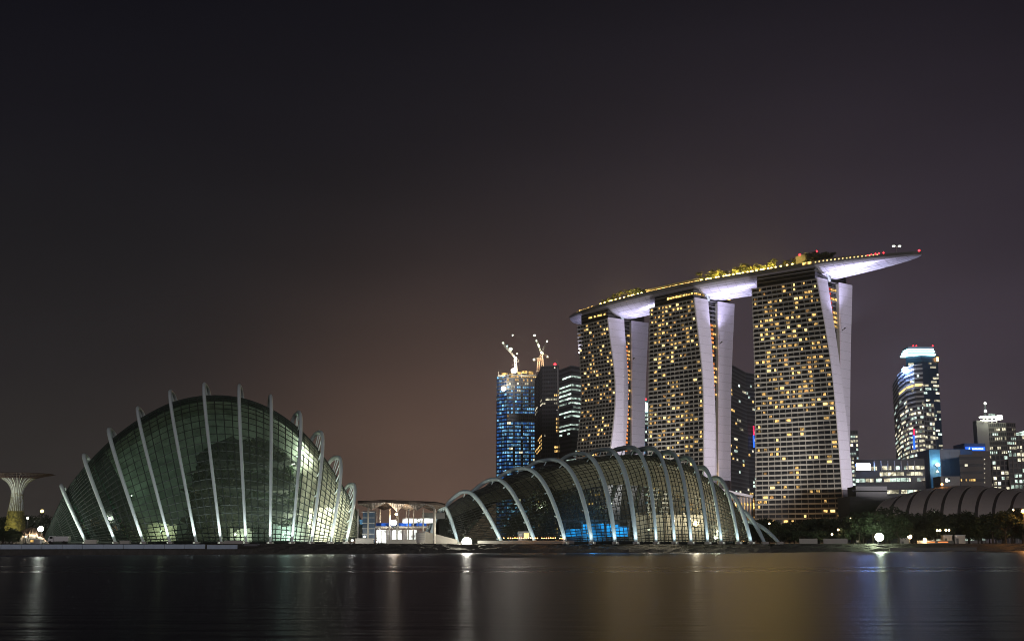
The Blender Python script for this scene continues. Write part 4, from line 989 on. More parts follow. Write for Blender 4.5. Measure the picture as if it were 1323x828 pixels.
# sliver between the hotel towers
def l_sliv(i, t, u, r):
    if t > .8: return ('w_cool', 2) if r.random() < .8 else None
    return (r.choice(('w_cool', 'w_blue')), 1) if r.random() < .45 else None
sv, _, _ = office('office_tower', 'sliver of a blue-white lit tower seen between the farthest and middle hotel towers', 'tower', [(828, 1450), (840, 1446)], 518, 34, (5,), 'office_blue', 'band_dark', l_sliv, seed=7)
pbox(sv, 'lit_sign', 832.5, 837, 520, 532, 1444, 1, 'led_cyan'); pbox(sv, 'green_sign', 831.5, 833.5, 526, 532, 1443, 1, 'lamp_small')
ball_part(sv, 'beacon', at(834.5, 515.5, 1448), .9, 'beacon')
def l_dot(i, t, u, r):
    if .955 < t < .975: return ('w_neutral', 5) if i == 0 and u < .5 else None
    return (r.choice(('w_warm', 'w_neutral', 'w_cool')), r.choice((1, 1, 2))) if r.random() < .12 and t < .93 else None
dk_, _, _ = office('office_tower', 'dark sloping-topped tower with scattered lights, between the middle and nearest hotel towers', 'tower', [(940, 1300), (963, 1296), (984, 1310)], 470, 44, (9, 9), 'office_glass', 'band_dark', l_dot, seed=8, tops=(468, 481, 485), fins=False)
for (y0, y1, m) in ((550, 562, 'neon_red'), (562, 578, 'neon_blue')): pbox(dk_, 'neon_strip', 973.2, 974.6, y0, y1, 1294, .6, m)
pod = thing('glass_podium', 'low glass hall glowing gold, left of the foot of the nearest hotel tower', 'hall', xz(960, 905, GZ))
pbox(pod, 'back_wall', 934, 977, 642, 690, 912, 2, 'soffit')
for k in range(8):
    for j in range(6):
        if rng.random() < (.85 if 3 <= j <= 4 else .3): pbox(pod, 'lit_window', 939 + k * 4.7, 943.2 + k * 4.7, 667 - j * 4.4, 670.6 - j * 4.4, 911, .4, 'w_gold' if j >= 2 and j < 5 else 'w_amber')
mb = MB(); a_, b_ = at(930, 634, 900), at(978, 644, 906); mb.hexa([a_, b_, b_ + Vector((0, 26, 0)), a_ + Vector((0, 26, 0))], [q + Vector((0, 0, 1.8)) for q in (a_, b_, b_ + Vector((0, 26, 0)), a_ + Vector((0, 26, 0)))]); mb.build('roof', M['band_grey'], pod)
for k in range(11): pbox(pod, 'column', 937 + k * 3.9, 937.5 + k * 3.9, 642, 690, 909, .5, 'steel_dark')
# right of the nearest hotel tower
def l_rn(i, t, u, r):
    if .62 < t < .66 or .86 < t < .89: return ('w_neutral', 3)
    return (r.choice(('w_neutral', 'w_cool')), 2) if r.random() < .3 and t < .93 else None
office('office_tower', 'narrow dark office tower close beside the right edge of the nearest hotel tower', 'tower', [(1092, 1200), (1108, 1196)], 556, 26, (5,), 'office_glass', 'band_dark', l_rn, seed=9)
def l_low(i, t, u, r):
    if t > .86: return None
    if .72 < t < .80: return ('w_neutral', 2) if u > .3 and r.random() < .7 else None
    if int(round(t * 14)) % 2 == 0 and t > .2: return ('w_cool' if r.random() < .4 else 'w_neutral', r.randint(1, 3)) if r.random() < .8 else None
    return None
lb_, _, _ = office('office_block', 'wide low dark office block with white window strips and a glaring blue-white sign', 'office', [(1104, 1100), (1194, 1082)], 594, 14, (34,), 'office_black', 'office_black', l_low, seed=10, fins=False, band_h=.3)
pbox(lb_, 'sign_frame', 1106, 1124.5, 598, 607.5, 1092, 2.0, 'steel_dark'); pbox(lb_, 'lit_sign', 1106.5, 1124, 598.5, 607, 1091.9, .06, 'led_white')
light('sign_light', 'POINT', at(1115, 603, 1086), 5000, (.35, .5, 1), lb_, 2.0)
for k in range(8): pbox(lb_, 'fin', 1130 + k * 8.6, 1130.5 + k * 8.6, 595, 608, 1083, .8, 'band_grey')
# curved tower and its taller neighbour
cv = [(1152.5, 1420), (1160, 1408), (1170, 1400), (1181, 1396), (1192, 1398)]
def l_cur(i, t, u, r):
    if t > .93: return None
    if .86 < t < .885: return ('w_bright', 6) if i >= 1 else None
    if t > .75: return (r.choice(('w_neutral', 'w_cool')), 2) if r.random() < .12 else None
    return ('w_neutral' if r.random() < .7 else 'w_cool', r.randint(1, 4)) if r.random() < (.62 if t < .62 else .45) else None
cvt, cvp, cvz = office('office_tower', 'curved office tower with a rounded top corner and bright yellowish window bands', 'tower', cv, 486, 38, (6, 7, 7, 7), 'office_glass', 'stone_light', l_cur, seed=11, tops=(497, 484, 475, 471, 470), fins=False, band_h=.42)
def l_side(i, t, u, r): return ('w_neutral' if r.random() < .8 else 'w_cool', 1) if r.random() < (.85 if t < .42 else .4) else None
office('office_wing', 'bright gridded lower wing on the right flank of the curved tower', 'tower', [(1192.3, 1396), (1206, 1404)], 520, 30, (4,), 'office_glass', 'band_grey', l_side, seed=12, band_h=.3)
ball_part(cvt, 'roof_lamp', at(1169, 478, 1394), 3.2, 'led_white')
light('lamp_light', 'POINT', at(1169, 475, 1390), 26000, (.7, .85, 1), cvt, 1.5)
for (y0, y1, m) in ((554, 562, 'neon_red'), (562, 580, 'neon_blue')): pbox(cvt, 'neon_strip', 1180.3, 1181.8, y0, y1, 1392, .6, m)
def l_tall(i, t, u, r):
    if t > .95: return None
    return (r.choice(('w_neutral', 'w_neutral', 'w_cool')), r.choice((2, 3))) if r.random() < (.16 if i == 0 else .22) else None
tl_, _, _ = office('office_tower', 'tallest right-hand tower, dark blue, crowned with cyan-white light rings behind the curved tower', 'tower', [(1170, 1500), (1190, 1488), (1211, 1494)], 459, 50, (8, 8), 'office_blue', 'office_blue', l_tall, seed=13, fins=False)
for k, (x0, x1, y0, y1) in enumerate(((1169.5, 1209, 456.8, 458.8), (1171, 1208, 453.4, 455.2), (1173, 1206.5, 450.2, 451.8))):
    pbox(tl_, 'light_ring', x0, x1, y0, y1, 1486 + k * 2, 20, 'led_cyan')
pbox(tl_, 'crown', 1173.5, 1206, 447.5, 459, 1492, 18, 'office_blue')
for x in (1180, 1184, 1205): ball_part(tl_, 'beacon', at(x, 446.6, 1490), .8, 'beacon')
pbox(tl_, 'orange_lamp', 1210.4, 1212.4, 461.5, 466.5, 1490, 1.5, 'lamp_orange')
# blue box, signs and grey blocks
bb = thing('blue_block', 'plain blue windowless block between the curved tower and the grey office block', 'building', xz(1228, 1160, GZ))
pbox(bb, 'walls', 1209, 1256, 580, 690, 1160, 40, 'blue_clad'); pbox(bb, 'lit_corner_face', 1206.5, 1214, 580.5, 690, 1154, 5, 'blue_clad_lit')  # corner face: lamplight put into a paler blue
for x in (1219, 1226, 1233, 1240): pbox(bb, 'seam', x, x + .25, 580.5, 690, 1159.6, .3, 'office_blue')
light('wall_light', 'POINT', at(1220, 600, 1135), 5000, (.4, .65, 1), bb, 2)
big_flood(1211.5, 600, 1150, 2500, 'white floodlight on the lit corner of the plain blue block', 1.7, 'lamp_white', (.9, 1, .9))
ball_part(bb, 'corner_lamp', at(1211, 609, 1150), 1.0, 'lamp_warm')
pv = thing('low_annex', 'low pale annex with a small greenish white sign, in front of the blue block', 'building', xz(1230, 1120, GZ))
pbox(pv, 'walls', 1219.5, 1240, 615, 690, 1124, 20, 'stone_light'); pbox(pv, 'sign_board', 1220.5, 1227.5, 617, 623, 1123.4, .5, 'steel_dark'); pbox(pv, 'lit_sign', 1222, 1224.3, 618, 622.3, 1123, .4, 'lamp_small'); pbox(pv, 'lit_letters', 1224.6, 1227, 619.7, 622, 1123, .4, 'led_cyan')
def l_gry(i, t, u, r):
    if .80 < t < .9: return ('w_neutral', 2) if r.random() < .25 and u < .5 else None
    if .6 < t < .7: return ('w_warm', 1) if r.random() < .5 and u < .6 else None
    return (r.choice(('w_cool', 'w_neutral')), 3) if r.random() < .3 and t < .55 else None
office('office_block', 'grey banded office block standing in front of the blue neon sign', 'office', [(1239, 1130), (1269, 1126)], 587, 12, (14,), 'office_glass', 'brown_grid', l_gry, seed=14, fins=False, band_h=.62)
sg = thing('sign_building', 'grey building wearing a long blue neon sign on its roof edge', 'building', xz(1260, 1190, GZ))
pbox(sg, 'walls', 1249, 1279, 582.5, 690, 1180, 40, 'brown_grid'); pbox(sg, 'roof_box', 1246.5, 1273, 572.5, 582.3, 1183, 30, 'blue_clad'); pbox(sg, 'sign_band', 1248, 1272.5, 577.3, 582, 1181.8, 1, 'neon_blue')
a_ = at(1252.5, 579.6, 1181.2); mb = MB(); mb.hexa([a_ + Vector((-1.1, 0, -1.3)), a_ + Vector((1.1, 0, -1.3)), a_ + Vector((0, 0, 1.6))], [a_ + Vector((-1.1, .4, -1.3)), a_ + Vector((1.1, .4, -1.3)), a_ + Vector((0, .4, 1.6))]); mb.build('triangle_mark', M['neon_white'], sg)
for k in range(9): pbox(sg, 'sign_letter', 1256.3 + k * 1.6, 1257.5 + k * 1.6, 578.6 + (k % 3 == 1) * .3, 580.6, 1181.3, .4, 'neon_white')
for k in range(6): pbox(sg, 'window', 1271.6, 1272.7, 592.5 + k * 6, 593.6 + k * 6, 1179.6, .5, 'w_neutral')
def l_sp(i, t, u, r):
    if t > .93: return None
    return (r.choice(('w_neutral', 'w_cool', 'w_neutral')), r.randint(1, 4)) if r.random() < .28 else None
spt, _, _ = office('office_tower', 'ribbed office tower with a lit crown and slim spire, near the right edge', 'tower', [(1276, 1200), (1299, 1194), (1311, 1198)], 546.5, 26, (9, 5), 'office_glass', 'brown_grid', l_sp, seed=15, band_h=.36, fin_m=.3)
pbox(spt, 'stair_shaft', 1271, 1276.5, 543, 690, 1196, 10, 'stone_light')
for (x0, x1, y0, y1) in ((1269.3, 1290, 537, 538.6), (1270, 1288, 542, 543.2)): pbox(spt, 'crown_rail', x0, x1, y0, y1, 1194, 9, 'lamp_small')
for x in (1271, 1276, 1282, 1288): pbox(spt, 'crown_post', x, x + .7, 538.6, 546, 1195, 2, 'stone_light')
pbox(spt, 'crown_drum', 1289, 1295, 536.4, 541.5, 1195, 6, 'lamp_small'); pbox(spt, 'crown_box', 1280, 1285.5, 534, 537, 1196, 5, 'w_cool')
a_, b_ = at(1272.8, 537, 1198), at(1272.8, 521, 1198); mb = MB(); mb.tube([a_, b_], [.5, .2], n=6); mb.build('spire', M['w_cool'], spt); ball_part(spt, 'spire_lamp', b_, 1.2, 'lamp_small'); ball_part(spt, 'spire_lamp', at(1273.3, 531, 1197.5), 1.3, 'lamp_small')
light('crown_light', 'POINT', at(1280, 533, 1190), 9000, (.85, 1, .8), spt, 1.5)
def l_st(i, t, u, r): return (r.choice(('w_neutral', 'w_cool')), r.randint(1, 2)) if r.random() < .32 else None
office('office_wing', 'stepped lower wing of stone grid to the right of the spire tower', 'tower', [(1281, 1180), (1302, 1176)], 588, 17, (4,), 'office_glass', 'brown_grid', l_st, seed=16, band_h=.3, fin_m=.5)
office('office_wing', 'second stone-gridded wing stepping down at the right edge, below the white-lit roof', 'tower', [(1302.4, 1174), (1330, 1170)], 584, 17, (5,), 'office_glass', 'brown_grid', l_st, seed=17, band_h=.3, fin_m=.5)
rt, _, _ = office('office_tower', 'tower cut by the right edge, its roof given a greenish white glow', 'tower', [(1312, 1250), (1336, 1246)], 562, 22, (6,), 'office_glass', 'brown_grid', l_st, seed=18, band_h=.3, fin_m=.5)
mb = MB(); q0, q1, q2 = at(1311, 562, 1247), at(1336, 562, 1247), at(1336, 553, 1247); dv = Vector((0, 12, 0)); mb.hexa([q0, q1, q2, at(1314, 559.5, 1247)], [q + dv for q in (q0, q1, q2, at(1314, 559.5, 1247))]); mb.build('lit_roof', M['w_cool'], rt)  # roof surface glows by itself in place of wash light
low = thing('low_hall', 'low grey flat building between the nearest hotel tower and the arched roof', 'hall', xz(1122, 800, GZ))
pbox(low, 'walls', 1100, 1152, 641, 695, 800, 30, 'hall_dark'); pbox(low, 'upper_storey', 1106, 1146, 628, 641, 806, 20, 'hall_dark')
for y in (633, 646, 651): pbox(low, 'ledge', 1101, 1150, y, y + .8, 799, 6, 'hall_dark')

# ================================================================== ARCHED ROOF HALL
arc = thing('arched_hall', 'broad low hall with a ribbed arched roof behind the dark shore trees', 'hall', xz(1240, 720, GZ))
def roof_top(px):                                     # long low hump of the ridge
    ks = [(1128, 657), (1150, 648), (1175, 639), (1205, 631.5), (1235, 627.5), (1262, 627), (1295, 630), (1325, 633.5), (1365, 640), (1400, 650)]
    for (a, ya), (b2, yb) in zip(ks, ks[1:]):
        if a <= px <= b2: f = (px - a) / (b2 - a); return lerp(ya, yb, f * f * (3 - 2 * f) * .3 + f * .7)
    return 660
nb_ = 11
for k in range(nb_):
    f0 = 1163 + 21 * k; pcs = (('roof_band', f0, f0 + 17, 0), ('roof_groove', f0 + 17, f0 + 21, -.6))
    for nm, xa, xb, dz in pcs:
        mb = MB(); lo = []
        for side in (xa, xb):
            ln = []
            zr = at(side, roof_top(min(side, 1399)), 735).z + dz
            for j in range(15):
                a = j / 14; ph = a * math.pi * .5
                X0 = xz(side, 735, GZ).x
                ln.append(Vector((X0 - math.cos(ph) * 27, 735 - 45 * math.cos(ph), lerp(16.2, max(zr, 16.4), math.sin(ph)))))
            lo.append(ln)
        for j in range(14):
            a, b2, c2, d2 = lo[0][j], lo[1][j], lo[1][j + 1], lo[0][j + 1]; dn = Vector((0, .6, -.8))
            mb.hexa([a + dn, b2 + dn, c2 + dn, d2 + dn], [a, b2, c2, d2])
        mb.build(nm, M[nm], arc)
pbox(arc, 'front_wall', 1135, 1400, 664, 695, 706, 30, 'concrete_dark')
ball_part(arc, 'beacon', at(1217, 625.5, 720), .7, 'lamp_orange')

# ================================================================== PAVILION between the conservatories
PY = 455
pav = thing('entrance_pavilion', 'open pavilion with a folded dark canopy on slim columns and bright white-lit rooms', 'pavilion', xz(518, PY + 8, GZ))
# canopy: folded petals that dip to a point over the columns
def petal(px0, px1, y_edge0, y_edge1, y_top, y_low, Y0, Y1, name_top='canopy_petal'):
    n_ = 10; top_ = []; bot = []
    for j in range(n_ + 1):
        f = j / n_; px = lerp(px0, px1, f); ye = lerp(y_edge0, y_edge1, f)
        dip = 1 - abs(2 * f - 1)
        top_.append([at(px, ye - 2.2 * dip * (ye - y_top) / max(.1, ye - y_top), Y0), at(px, y_top, (Y0 + Y1) / 2), at(px, ye, Y1)])
        bot.append([at(px, ye + .9, Y0), at(px, lerp(ye + 1.4, y_low, dip ** 1.1), (Y0 + Y1) / 2), at(px, ye + .8, Y1)])
    mb = MB()
    for j in range(n_):
        for k in range(2):
            mb.quad(top_[j][k], top_[j + 1][k], top_[j + 1][k + 1], top_[j][k + 1])
            mb.quad(bot[j][k], bot[j][k + 1], bot[j + 1][k + 1], bot[j + 1][k])
        mb.quad(top_[j][0], bot[j][0], bot[j + 1][0], top_[j + 1][0]); mb.quad(top_[j][2], top_[j + 1][2], bot[j + 1][2], bot[j][2])
    for j in (0, n_):
        mb.quad(*top_[j], *reversed(bot[j]))
    return mb
for (a, b2, e0, e1, tp_, lw_, Ya, Yb, m) in ((462, 500, 650, 647.5, 646.5, 658.5, PY - 3, PY + 14, 'canopy_dark'), (500.2, 526, 648, 648.5, 646.8, 661, PY - 2, PY + 15, 'soffit'), (526.2, 551, 649, 650, 648.2, 659.5, PY - 3, PY + 14, 'canopy_dark'), (551.2, 575.5, 650, 652.5, 650, 659.5, PY - 4, PY + 13, 'canopy_dark'),
                                             (480, 512, 651.5, 652, 650, 659, PY + 16, PY + 30, 'canopy_dark'), (512.3, 545, 652, 652.5, 650.5, 660, PY + 16, PY + 30, 'soffit'), (545.2, 570, 653, 654, 652, 660, PY + 16, PY + 30, 'canopy_dark')):
    petal(a, b2, e0, e1, tp_, lw_, Ya, Yb).build('canopy_petal', M[m], pav)  # middle petals paler, lamplight on them put into the colour
mb = MB(); OUT = [(463, 650.5), (468, 648.6), (478, 647.2), (492, 646.2), (508, 646.4), (528, 647.2), (548, 647.8), (562, 648.4), (571, 650), (574.5, 651.2)]
mb.loft([[at(x, y, PY - 1 + 3 * math.sin(k)), at(x, y - .7, PY + 14), at(x, y + .4, PY + 29), at(x, y + 2.4, PY + 29), at(x, y + 2.0, PY + 14), at(x, y + 3.0 + math.sin(k * 1.7), PY - 1 + 3 * math.sin(k))] for k, (x, y) in enumerate(OUT)]); mb.build('canopy_roof', M['canopy_dark'], pav)
for (x, w_, yt, Yc) in ((476, 2.2, 656, PY + 1), (561.5, 3.8, 657, PY), (528, 1.7, 657, PY + 2), (514.5, 1.6, 659, PY + 6), (503.5, 2.0, 657, PY + 9), (491, 2.2, 658, PY + 14), (534.5, 1.8, 657, PY + 9), (547, 2.0, 657, PY + 9), (463, 2.0, 657, PY + 12), (487, 1.2, 658, PY + 18), (525, 1.4, 659, PY + 20)):
    a_ = at(x, yt, Yc); r_ = w_ * .5 * Yc / FPX
    mb = MB(); mb.tube([(a_.x, Yc, GZ - .2), (a_.x, Yc, a_.z)], r_, n=10); mb.build('column', M['concrete'], pav, smooth=True)
pbox(pav, 'upper_floor', 485, 552, 679.5, 682, PY + 12, 10, 'concrete')
for k in range(10): pbox(pav, 'blue_band', 486 + k * 6.5, 492.3 + k * 6.5, 675.5, 679.3, PY + 11.8, .4, 'band_blue')
pbox(pav, 'upper_wall', 520, 562, 669.5, 675.2, PY + 13, 3, 'shop_white'); pbox(pav, 'upper_wall_left', 463, 484, 671, 677, PY + 14, 2, 'w_blue')  # walls glow by themselves in place of lamplight
for k in range(8):
    x0 = 486.5 + k * 6.6; pbox(pav, 'shopfront', x0, x0 + 5.8, 684, 701, PY + 12, .4, 'shop_white' if k not in (2, 5) else 'band_grey')
    pbox(pav, 'shopfront_frame', x0 + 5.9, x0 + 6.5, 682, 701, PY + 11.5, .5, 'concrete')
pbox(pav, 'stair_block', 537, 549, 688, 701.5, PY + 5, 5, 'concrete'); 
for k in range(5): pbox(pav, 'stair_tread', 538 + k * .8, 549, 686 + k * 2.4, 687 + k * 2.4, PY + 4.4, .6, 'steel')
for (x0, x1, y0) in ((459, 482, 695), (499, 537.5, 696.5)): 
    pbox(pav, 'counter', x0, x1, y0, 701.8, PY - 1, 2, 'concrete')
pbox(pav, 'lift_shaft', 468, 484, 660, 701, PY + 10, 4, 'office_blue')
for k in range(6): pbox(pav, 'lift_frame', 467.5, 484.5, 661 + k * 7, 662 + k * 7, PY + 9.4, .5, 'steel')
pbox(pav, 'beam', 545, 575, 662, 670, PY + 22, 3, 'steel_dark')
g3 = 'lamps under the pavilion canopy'
big_flood(508.5, 675, PY + 9, 3000, 'dazzling warm lamp under the middle of the pavilion canopy', 1.15, 'lamp_white', (1, .85, .6))
work_lamp(512, 664, PY + 8, 700, (1, .55, .2), 'orange lamp high under the middle of the pavilion canopy', 'lamp_warm', 1.1, group=g3)
work_lamp(489, 696, PY + 6, 250, (.9, .97, 1), 'white lamp low at the left of the pavilion rooms', 'lamp_small', 1.2, group=g3)
work_lamp(471, 693, PY + 4, 200, (.95, 1, .92), 'white lamp at the pavilion corner next to the tall conservatory', 'lamp_small', .8, group=g3)
work_lamp(541, 672, PY + 8, 0, (.95, 1, .9), 'white lamp above the right part of the pavilion', 'lamp_small', .8, group=g3)
work_lamp(455, 698, 446, 2600, (1, 1, .9), 'white lamp at the foot of the last rib of the tall conservatory', 'lamp_small', .8, group='lamps along the quay')
bx = thing('ticket_hut', 'curved pale wall beside the left tip of the long conservatory', 'wall', xz(566, 458, GZ))
mb = MB(); mb.loft([[at(549 + k * 4.2, 686 + k * 1.1, 462 - k * .4), at(549 + k * 4.2, 702.5, 462 - k * .4), at(549 + k * 4.2, 702.5, 463 - k * .4), at(549 + k * 4.2, 686 + k * 1.1, 463 - k * .4)] for k in range(11)]); mb.build('wall_panel', M['concrete'], bx)

# ================================================================== LAMPS OF THE QUAY
big_flood(603, 699.5, 447, 14000, 'dazzling white floodlight on the quay at the left end of the long conservatory', 1.7, 'lamp_white', (1, .95, .75))
big_flood(1136, 693.5, 524, 15000, 'dazzling greenish white floodlight among the trees of the right shore', 1.8, 'lamp_green', (.80, 1, .62))
big_flood(52.5, 683, 455, 9000, 'white round floodlight at the left tip of the tall conservatory', 1.0, 'lamp_white', (.9, 1, .8))
for k, (x, lab) in enumerate(((690, 'third'), (764, 'fifth'), (849, 'eighth'))):
    pass
fen = thing('site_fence', 'long dark fence with an orange string of lights in front of the long conservatory', 'fence', xz(700, 452, GZ))
mb = MB(); mb.hexa([xz(617, 452, GZ), xz(742, 450.5, GZ), xz(742, 450.8, GZ), xz(617, 452.3, GZ)], [xz(617, 452, GZ + 1.1), xz(742, 450.5, GZ + 1.1), xz(742, 450.8, GZ + 1.1), xz(617, 452.3, GZ + 1.1)]); mb.build('fence_panel', M['concrete_dark'], fen)
for k in range(30): 
    if rng.random() < .8: ball_part(fen, 'string_light', at(645 + k * 2.9, 695 - .5 * rng.random() + (k > 25) * .6, 450.2), .17, 'lamp_orange')

# ================================================================== LEFT SHORE
st_ = thing('supertree', 'tall steel tree with a flared branch canopy and a planted trunk, far left', 'steel tree', xz(18, 700, GZ))
bz = xz(18, 700, GZ)
def trz(py): return at(18, py, 700).z
prof_ = [(690, 5.6), (676, 4.9), (660, 4.0), (645, 3.2), (637, 2.9), (630, 3.7), (623, 5.6), (617.5, 9.0)]
mb = MB(); mb.loft([[Vector((bz.x + r_ * .92 * math.cos(2 * math.pi * k / 20), 700 + r_ * .92 * math.sin(2 * math.pi * k / 20), trz(py))) for k in range(20)] for py, r_ in prof_[:5]]); mb.build('planted_trunk', M['trunk_green'], st_)
lv = MB(); r3 = random.Random(9)
for _ in range(900):
    f = r3.random(); k = f * 3.99; i_ = int(k); rr_ = lerp(prof_[i_][1], prof_[i_ + 1][1], k - i_); zz = lerp(trz(prof_[i_][0]), trz(prof_[i_ + 1][0]), k - i_); a = r3.uniform(0, 6.28)
    p = Vector((bz.x + rr_ * math.cos(a), 700 + rr_ * math.sin(a), zz)); u = Vector((r3.gauss(0, 1), r3.gauss(0, 1), r3.gauss(0, 1))).normalized() * .6; v = u.cross(Vector((0.3, .5, .8))).normalized() * .4
    lv.quad(p - u, p - v, p + u, p + v)
o = lv.build('climbing_plants', M['trunk_green'], st_); o['kind'] = 'stuff'
NB = 44
for k in range(NB):
    a = 2 * math.pi * k / NB; mb = MB(); dx, dy = math.cos(a), math.sin(a)
    pts = [Vector((bz.x + r_ * dx, 700 + r_ * dy, trz(py))) for py, r_ in prof_[2:]]
    mb.tube(pts, [.2] * len(pts), n=5); br_ = mb.build('branch', M['rib_pale'] if k % 2 else M['steel'], st_)
    tw = MB(); p0 = pts[-1]; p1 = Vector((bz.x + 14 * dx, 700 + 14 * dy, trz(614.6))); p2 = Vector((bz.x + (18 + .8 * (k % 3)) * dx, 700 + 18 * dy, trz(612.6)))
    tw.tube([p0, p1, p2], [.2, .16, .12], n=5)
    for sgn in (-1, 1): tw.tube([p1, p1 + Vector((dx * 4.6 - dy * sgn * 2.2, dy * 4.6 + dx * sgn * 2.2, .9))], .11, n=4)
    tw.build('twig', M['purple_steel'], br_)  # crown light put into the colours: pale branches, dark outer twigs
for z, r_ in ((617.5, 9.2), (614.2, 14.1), (612.5, 18.5)):
    mb = MB(); mb.tube([Vector((bz.x + r_ * math.cos(2 * math.pi * k / 40), 700 + r_ * math.sin(2 * math.pi * k / 40), trz(z))) for k in range(41)], .2, n=5); mb.build('hoop', M['purple_steel'], st_)
light('crown_light', 'POINT', Vector((bz.x, 690, trz(634))), 1300, (1, .95, .75), st_, 1); light('trunk_light', 'POINT', Vector((bz.x - 2, 684, GZ + 3)), 6000, (1, .85, .3), st_, 1)
md = MB()
for k in range(1):
    n_u, n_v = 26, 9; g_ = []
    for i in range(n_u + 1):
        row = []
        for j in range(n_v + 1):
            px = lerp(16, 62, i / n_u); f = j / n_v
            hh = (9.2 * math.sin(math.pi * min(1, (i / n_u) * 1.02)) ** .6 * math.sin(math.pi * f * .62) ** 1.1) * (1 + rng.uniform(-.14, .14)); P_ = xz(px, 430 + 70 * f, GZ - .1); row.append(P_ + Vector((rng.uniform(-.5, .5), 0, hh * .62)))
        g_.append(row)
    for i in range(n_u):
        for j in range(n_v): md.quad(g_[i][j], g_[i + 1][j], g_[i + 1][j + 1], g_[i][j + 1])
tag(md.build('earth_mound', M['earth']), 'bare reddish earth mound behind the quay at the far left', 'mound')
work_lamp(33, 693, 424, 260, (1, .9, .7), 'small lamp at the foot of the reddish earth mound', 'lamp_small', .5, group='lamps along the quay')
sl_ = thing('street_lamp', 'slim street lamp standing in front of the dark far trees at left', 'street lamp', xz(36, 560, GZ))
a_ = at(35.7, 669, 560); mb = MB(); mb.tube([(a_.x, 560, GZ), (a_.x, 560, a_.z)], [.16, .1], n=6); mb.build('pole', M['steel'], sl_); ball_part(sl_, 'lamp_globe', a_, .5, 'lamp_small')
yl = thing('crane_lamp', 'yellow lamp on a tall pole above the dark trees at the left', 'lamp', xz(54, 790, GZ))
a_ = at(54.3, 660, 790); mb = MB(); mb.tube([(a_.x, 790, GZ), (a_.x, 790, a_.z)], [.3, .2], n=6); mb.build('pole', M['steel_dark'], yl); ball_part(yl, 'lamp_globe', a_, 1.0, 'lamp_gold')
# boards along the quay
def hoard(px0, px1, zb, zt, m, label, dy=.9, group=None):
    th = thing('site_hoarding', label, 'hoarding', shore_pt((px0 + px1) / 2) + Vector((0, dy, zb)), group); n_ = max(1, int((px1 - px0) / 26))
    for k in range(n_):
        a, b2 = shore_pt(lerp(px0, px1, k / n_)), shore_pt(lerp(px0, px1, (k + 1) / n_) - .5)
        o1, o2 = Vector((0, dy, 0)), Vector((0, dy + .12, 0)); z0, z1 = Vector((0, 0, zb)), Vector((0, 0, zt))
        mb = MB(); mb.hexa([a + o1 + z0, b2 + o1 + z0, b2 + o2 + z0, a + o2 + z0], [a + o1 + z1, b2 + o1 + z1, b2 + o2 + z1, a + o2 + z1]); mb.build('board', M[m], th)
    a, b2 = shore_pt(px0), shore_pt(px1); mb = MB(); mb.hexa([a + Vector((0, dy + .2, zb - .2)), b2 + Vector((0, dy + .2, zb - .2)), b2 + Vector((0, dy + .35, zb - .2)), a + Vector((0, dy + .35, zb - .2))], [a + Vector((0, dy + .2, zt - .3)), b2 + Vector((0, dy + .2, zt - .3)), b2 + Vector((0, dy + .35, zt - .3)), a + Vector((0, dy + .35, zt - .3))]); mb.build('rail', M['steel_dark'], th)
hoard(-160, 264, 1.75, 3.05, 'board', 'long run of blue-white boards along the quay edge below the tall conservatory')
hoard(266, 306, 1.65, 2.9, 'board', 'short lower run of pale boards at the right end of the quay boards')
hoard(309, 470, 2.55, 3.15, 'band_dark', 'low dark barrier in front of the right half of the tall conservatory', 6)
# parked site vehicles and huts behind the boards
def truck(px, Y, label, sc=1.0):
    p = xz(px, Y, GZ); th = thing('site_truck', label, 'truck', p)
    mb = MB(); mb.box(p + Vector((1.0 * sc, 0, 1.55 * sc)), (4.4 * sc, 2.1 * sc, 1.5 * sc)); mb.build('cargo_box', M['truck_white'], th)
    mb = MB(); x = p.x - 2.3 * sc; mb.loft([[Vector((x + a * sc, p.y + y, p.z + z * sc)) for a, z in ((-.85, .6), (.9, .6), (.9, 2.4), (-.35, 2.4), (-.85, 1.5))] for y in (-1.0 * sc, 1.0 * sc)]); cb = mb.build('cab', M['truck_white'], th)
    mb = MB(); mb.box((x + .15 * sc, p.y - 1.02 * sc, p.z + 1.9 * sc), (.9 * sc, .06, .6 * sc)); mb.build('window', M['dark_glass'], cb)
    mb = MB(); mb.box(p + Vector((-.6 * sc, 0, .62 * sc)), (6.2 * sc, 1.6 * sc, .25 * sc)); mb.build('chassis', M['steel_dark'], th)
    for wx in (-2.4, 1.9):
        for wy in (-.95, .95):
            mb = MB(); c_ = p + Vector((wx * sc, wy * sc, .45 * sc)); mb.tube([c_ - Vector((0, .14, 0)), c_ + Vector((0, .14, 0))], .45 * sc, n=14); mb.build('wheel', M['tyre'], th)
truck(76, 395, 'small white truck parked behind the quay boards near the left tip of the tall conservatory')
work_lamp(66, 699.5, 398, 900, (1, .95, .8), 'small lamp beside the white truck', 'lamp_small', .5, group='lamps along the quay')
